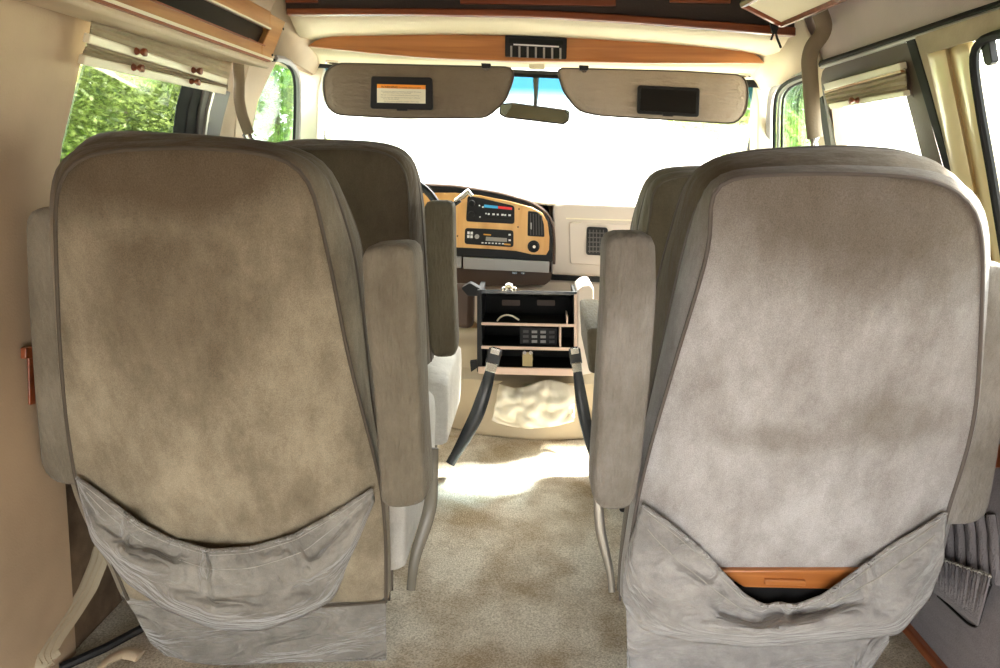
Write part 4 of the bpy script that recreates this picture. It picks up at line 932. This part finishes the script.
kbox((477, 290), (482, 372), 'side_panel', M['black'], 0, .20)
kbox((573.5, 293), (577, 373), 'side_panel', M['rubber'], .006, .19); kbox((574, 293), (577, 373), 'side_edge', M['pinkedge'], 0, .006)
slab([(480, 294), (577, 296), (576, 374), (479, 372)], kp, .01, .195).build('back_panel', M['black'], cb)
slab([(482, 372), (482, 295), (574, 297), (574, 374)], kp, .001, .188).build('inner_lining', M['rubber'], cb)
kbox((481, 322.5), (574, 324.8), 'shelf', M['rubber'], .004, .17, .001); kbox((481, 322.3), (574, 325), 'shelf_edge', M['pinkedge'], 0, .004, .0005)
kbox((481, 346), (574, 348.6), 'shelf', M['rubber'], .004, .17, .001); kbox((481, 345.8), (574, 348.8), 'shelf_edge', M['pinkedge'], 0, .004, .0005)
kbox((478, 368), (577, 373.5), 'floor_panel', M['rubber'], .006, .19); kbox((478, 367), (577, 374), 'bottom_rail', M['pinkedge'], -.006, .012)
kbox((559.5, 326), (561.2, 347), 'divider', M['pinkedge'], 0, .12, .0005)
kbox((566.5, 316), (568, 324), 'divider', M['pinkedge'], 0, .10, .0005)
slab([(577, 291), (583, 285.5), (590, 284), (594, 288), (593, 330), (592, 374), (577, 376)], kp, .20, .0, rnd=2.5).build('padded_side', M['mauveplast'], cb, bevel=.006, label='padded pinkish beige side cushion')
for x in (502, 537):
    slab(rect(x, 300, x+18, 305.5, .02), kp, .004, .15, rnd=1).build('slot_plate', M['darkbrown'], cb, label='brown slotted plate')
fp = slab([(520, 327.5), (557, 328.5), (557, 345), (520, 344)], kp, .02, .05).build('cassette_rack', M['black'], cb)
for r_ in range(3):
    for c_ in range(4):
        slab(rect(523+c_*8.7, 330.5+r_*4.8+c_*.2, 528.5+c_*8.7, 333+r_*4.8+c_*.2), kp, .004, .045).build('rack_slot', M['greyplast' if c_ % 3 else 'greytrim'], fp)
MB().tube([kp.at(x, y, .03) for x, y in lin([(497, 321), (500, 317), (506, 314.5), (513, 316), (519, 320)], 16)], .0035, seg=6).build('wire_loop', M['cream_light'], cb)
for px_, r1 in (((509, 287), .017), ((504.5, 289.3), .010), ((514, 289.5), .010)):
    MB().disc(kp.at(*px_, -.008), (0, -.6, .8), 0, 0, 18, [(r1*.6, -.003), (r1, 0), (r1*.8, .006), (r1*.3, .009)]).build('gold_latch', M['brass'] if 'brass' in M else M['chrome'], cb)
slab([(522.5, 352), (532.5, 352.3), (532.5, 366.5), (522.5, 366)], kp, .004, -.004, rnd=.5).build('hasp_plate', plain('tarnished_brass', (.30, .24, .13), .4, metal=1), cb)
for x in (524.5, 530.7): MB().disc(kp.at(x, 352.5, -.006), (0, -1, 0), .0065, .004, 12).build('hasp_rivet', M['chrome'], cb)
slab([(470, 362), (480, 361), (480, 366), (471, 372)], kp, .03, .02).build('mount_bracket', M['black'], cb)
slab([(461, 288), (470, 283), (482, 290), (481, 296), (468, 296)], kp, .05, .02, rnd=2).build('hinge_bracket', M['black'], cb)
# engine-cover boot & vinyl mat
mt_ = thing('vinyl_floor_boot', 'rounded beige leather mat on the carpet in front of the engine cover', 'floor mat', (0, 2.5, 0))
cx_, cy_ = .03, 2.70; rings = []
for s_, z in ((1.0, .0), (1.0, .012), (.97, .03), (.9, .06), (.8, .10), (.6, .15), (.3, .20)):
    rings.append([Vector((cx_+.26*(s_*.5+.5)*math.cos(a_), cy_+.02-.10*s_*math.sin(a_)*(1+.04*math.sin(5*a_)), z+.006*math.sin(7*a_)*(1-s_)*2)) for a_ in np.linspace(0, PI, 40)])
MB().ringed(rings, False, False).build('mat', M['vinyl'], mt_, solid=.005)
# crumpled pouch
cr = []
for j in range(25):
    v = j/24; row = []
    for i in range(49):
        u = i/48; x = 498+u*78+(-8*v+4)*(1-u)-2; y = 384+v*44+4*math.sin(u*7)*(1-v)-10*(u-.5)**2*v*3
        d_ = -.026*abs(math.sin(u*9+.8*v))*(1-v*.5)+.03*noise.noise(Vector((u*7, v*5, 9)))-.02*math.sin(PI*v)
        row.append(aty(x, y, 2.64-.08*v+d_))
    cr.append(row)
tag(MB().ringed(cr, False, False).build('crumpled_pouch', M['pouch'], solid=.008, angle=80), 'crumpled pale leather pouch lying against the console foot', 'pouch')

# ================================================================== OUTSIDE
GZ = -.75
o = struct('floor_outside', MB().box((-60, -20, GZ-.2), (60, 80, GZ)), M['drive']); o.name = 'driveway'
tag(o, kind='structure')
struct('added_dark_ground', MB().box((-9, -14, GZ-.1), (9, 1.0, GZ+.01)), plain('dark_ground', (.10, .095, .09), .9))  # unseen dark ground added behind the van to cut light bounced onto the seats
o = MB().box((-60, 3.5, GZ-.05), (-2.6, 80, GZ+.02)).build('lawn', M['grass']); tag(o, kind='structure')
o = MB().box((3.2, 13.5, GZ-.05), (60, 80, GZ+.02)).build('lawn', M['grass']); tag(o, kind='structure')
def tree(label, x, y, h, r, n_leaf, mat, zc=None, ls=.09):
    t = thing('tree', label, 'tree', (x, y, GZ), 'trees outside the van')
    MB().tube([(x, y, GZ), (x+.1, y, GZ+h*.3), (x, y+.1, GZ+h*.6)], [.14, .10, .05], seg=8).build('trunk', M['bark'], t)
    mb = MB(); zc = zc or GZ+h*.6; rnd = random.Random(int(x*100+y*10))
    blobs = [(rnd.uniform(-.6, .6)*r, rnd.uniform(-.6, .6)*r, rnd.uniform(-.6, .6)*h*.4, rnd.uniform(.3, .55)*r) for _ in range(14)]
    V = []; Fc = []
    for k in range(n_leaf):
        bx_, by, bz, br = blobs[k % 14]; d = Vector((rnd.gauss(0, 1), rnd.gauss(0, 1), rnd.gauss(0, 1))).normalized()*br*rnd.uniform(.6, 1.05)
        p = Vector((x+bx_, y+by, zc+bz))+d
        a_ = Vector((rnd.gauss(0, 1), rnd.gauss(0, 1), rnd.gauss(0, .6))).normalized(); b_ = a_.orthogonal().normalized(); s_ = ls*rnd.uniform(.6, 1.3)
        i0 = len(V); V += [p-a_*s_, p+b_*s_*.5, p+a_*s_, p-b_*s_*.5]; Fc.append((i0, i0+1, i0+2, i0+3))
    mb.add(V, Fc).build('foliage', mat, t, smooth=False)
tree('dense green tree nearest the left window', -4.6, 8.3, 4.2, 1.7, 30000, M['leaf'], 1.2, .034)
tree('green tree at the far left edge of the left window', -8.8, 12.2, 6.0, 2.4, 20000, M['leaf2'], 1.9, .055)
tree('low yellow green tree behind the left window glass', -7.8, 17.0, 6.0, 2.2, 10000, M['leaf2'], 2.3, .10)
tree('bright green tree framed by the front left door window', -7.7, 22.5, 7.5, 1.9, 10000, M['leaf2'], 3.0, .12)
tree('broad tree furthest away beyond the left window', -13.6, 21.0, 8.5, 3.4, 12000, M['leaf'], 2.8, .13)
tree('distant green tree at the right edge of the windscreen', 4.0, 16, 4.2, 1.3, 7000, M['leaf2'], 1.4, .10)
tree('green tree behind the right front door window', 6.7, 21.0, 6.0, .8, 7000, M['leaf'], 2.4, .12)
# pale vehicle parked ahead
pv = thing('parked_van', 'white van parked ahead, bleached by sunlight beyond the windscreen', 'van', (1.2, 9.5, GZ))
MB().box((-.6, 8.5, GZ+.35), (2.1, 13, 1.35)).build('body', M['white'], pv, bevel=.15, seg=4)
MB().box((-.1, 8.47, .85), (1.5, 8.5, 1.22)).build('rear_window', plain('pale_window_film', (.6, .62, .55), .1), pv, bevel=.02)
for x in (-.3, 1.6): MB().tube([(x, 8.7, GZ+.35), (x+.3, 8.7, GZ+.35)], .35, seg=20).build('wheel', M['rubber'], pv)
for x in (-.35, 1.35): MB().box((x, 8.46, .45), (x+.5, 8.5, .58)).build('tail_lamp', M['greytrim'], pv, bevel=.01)
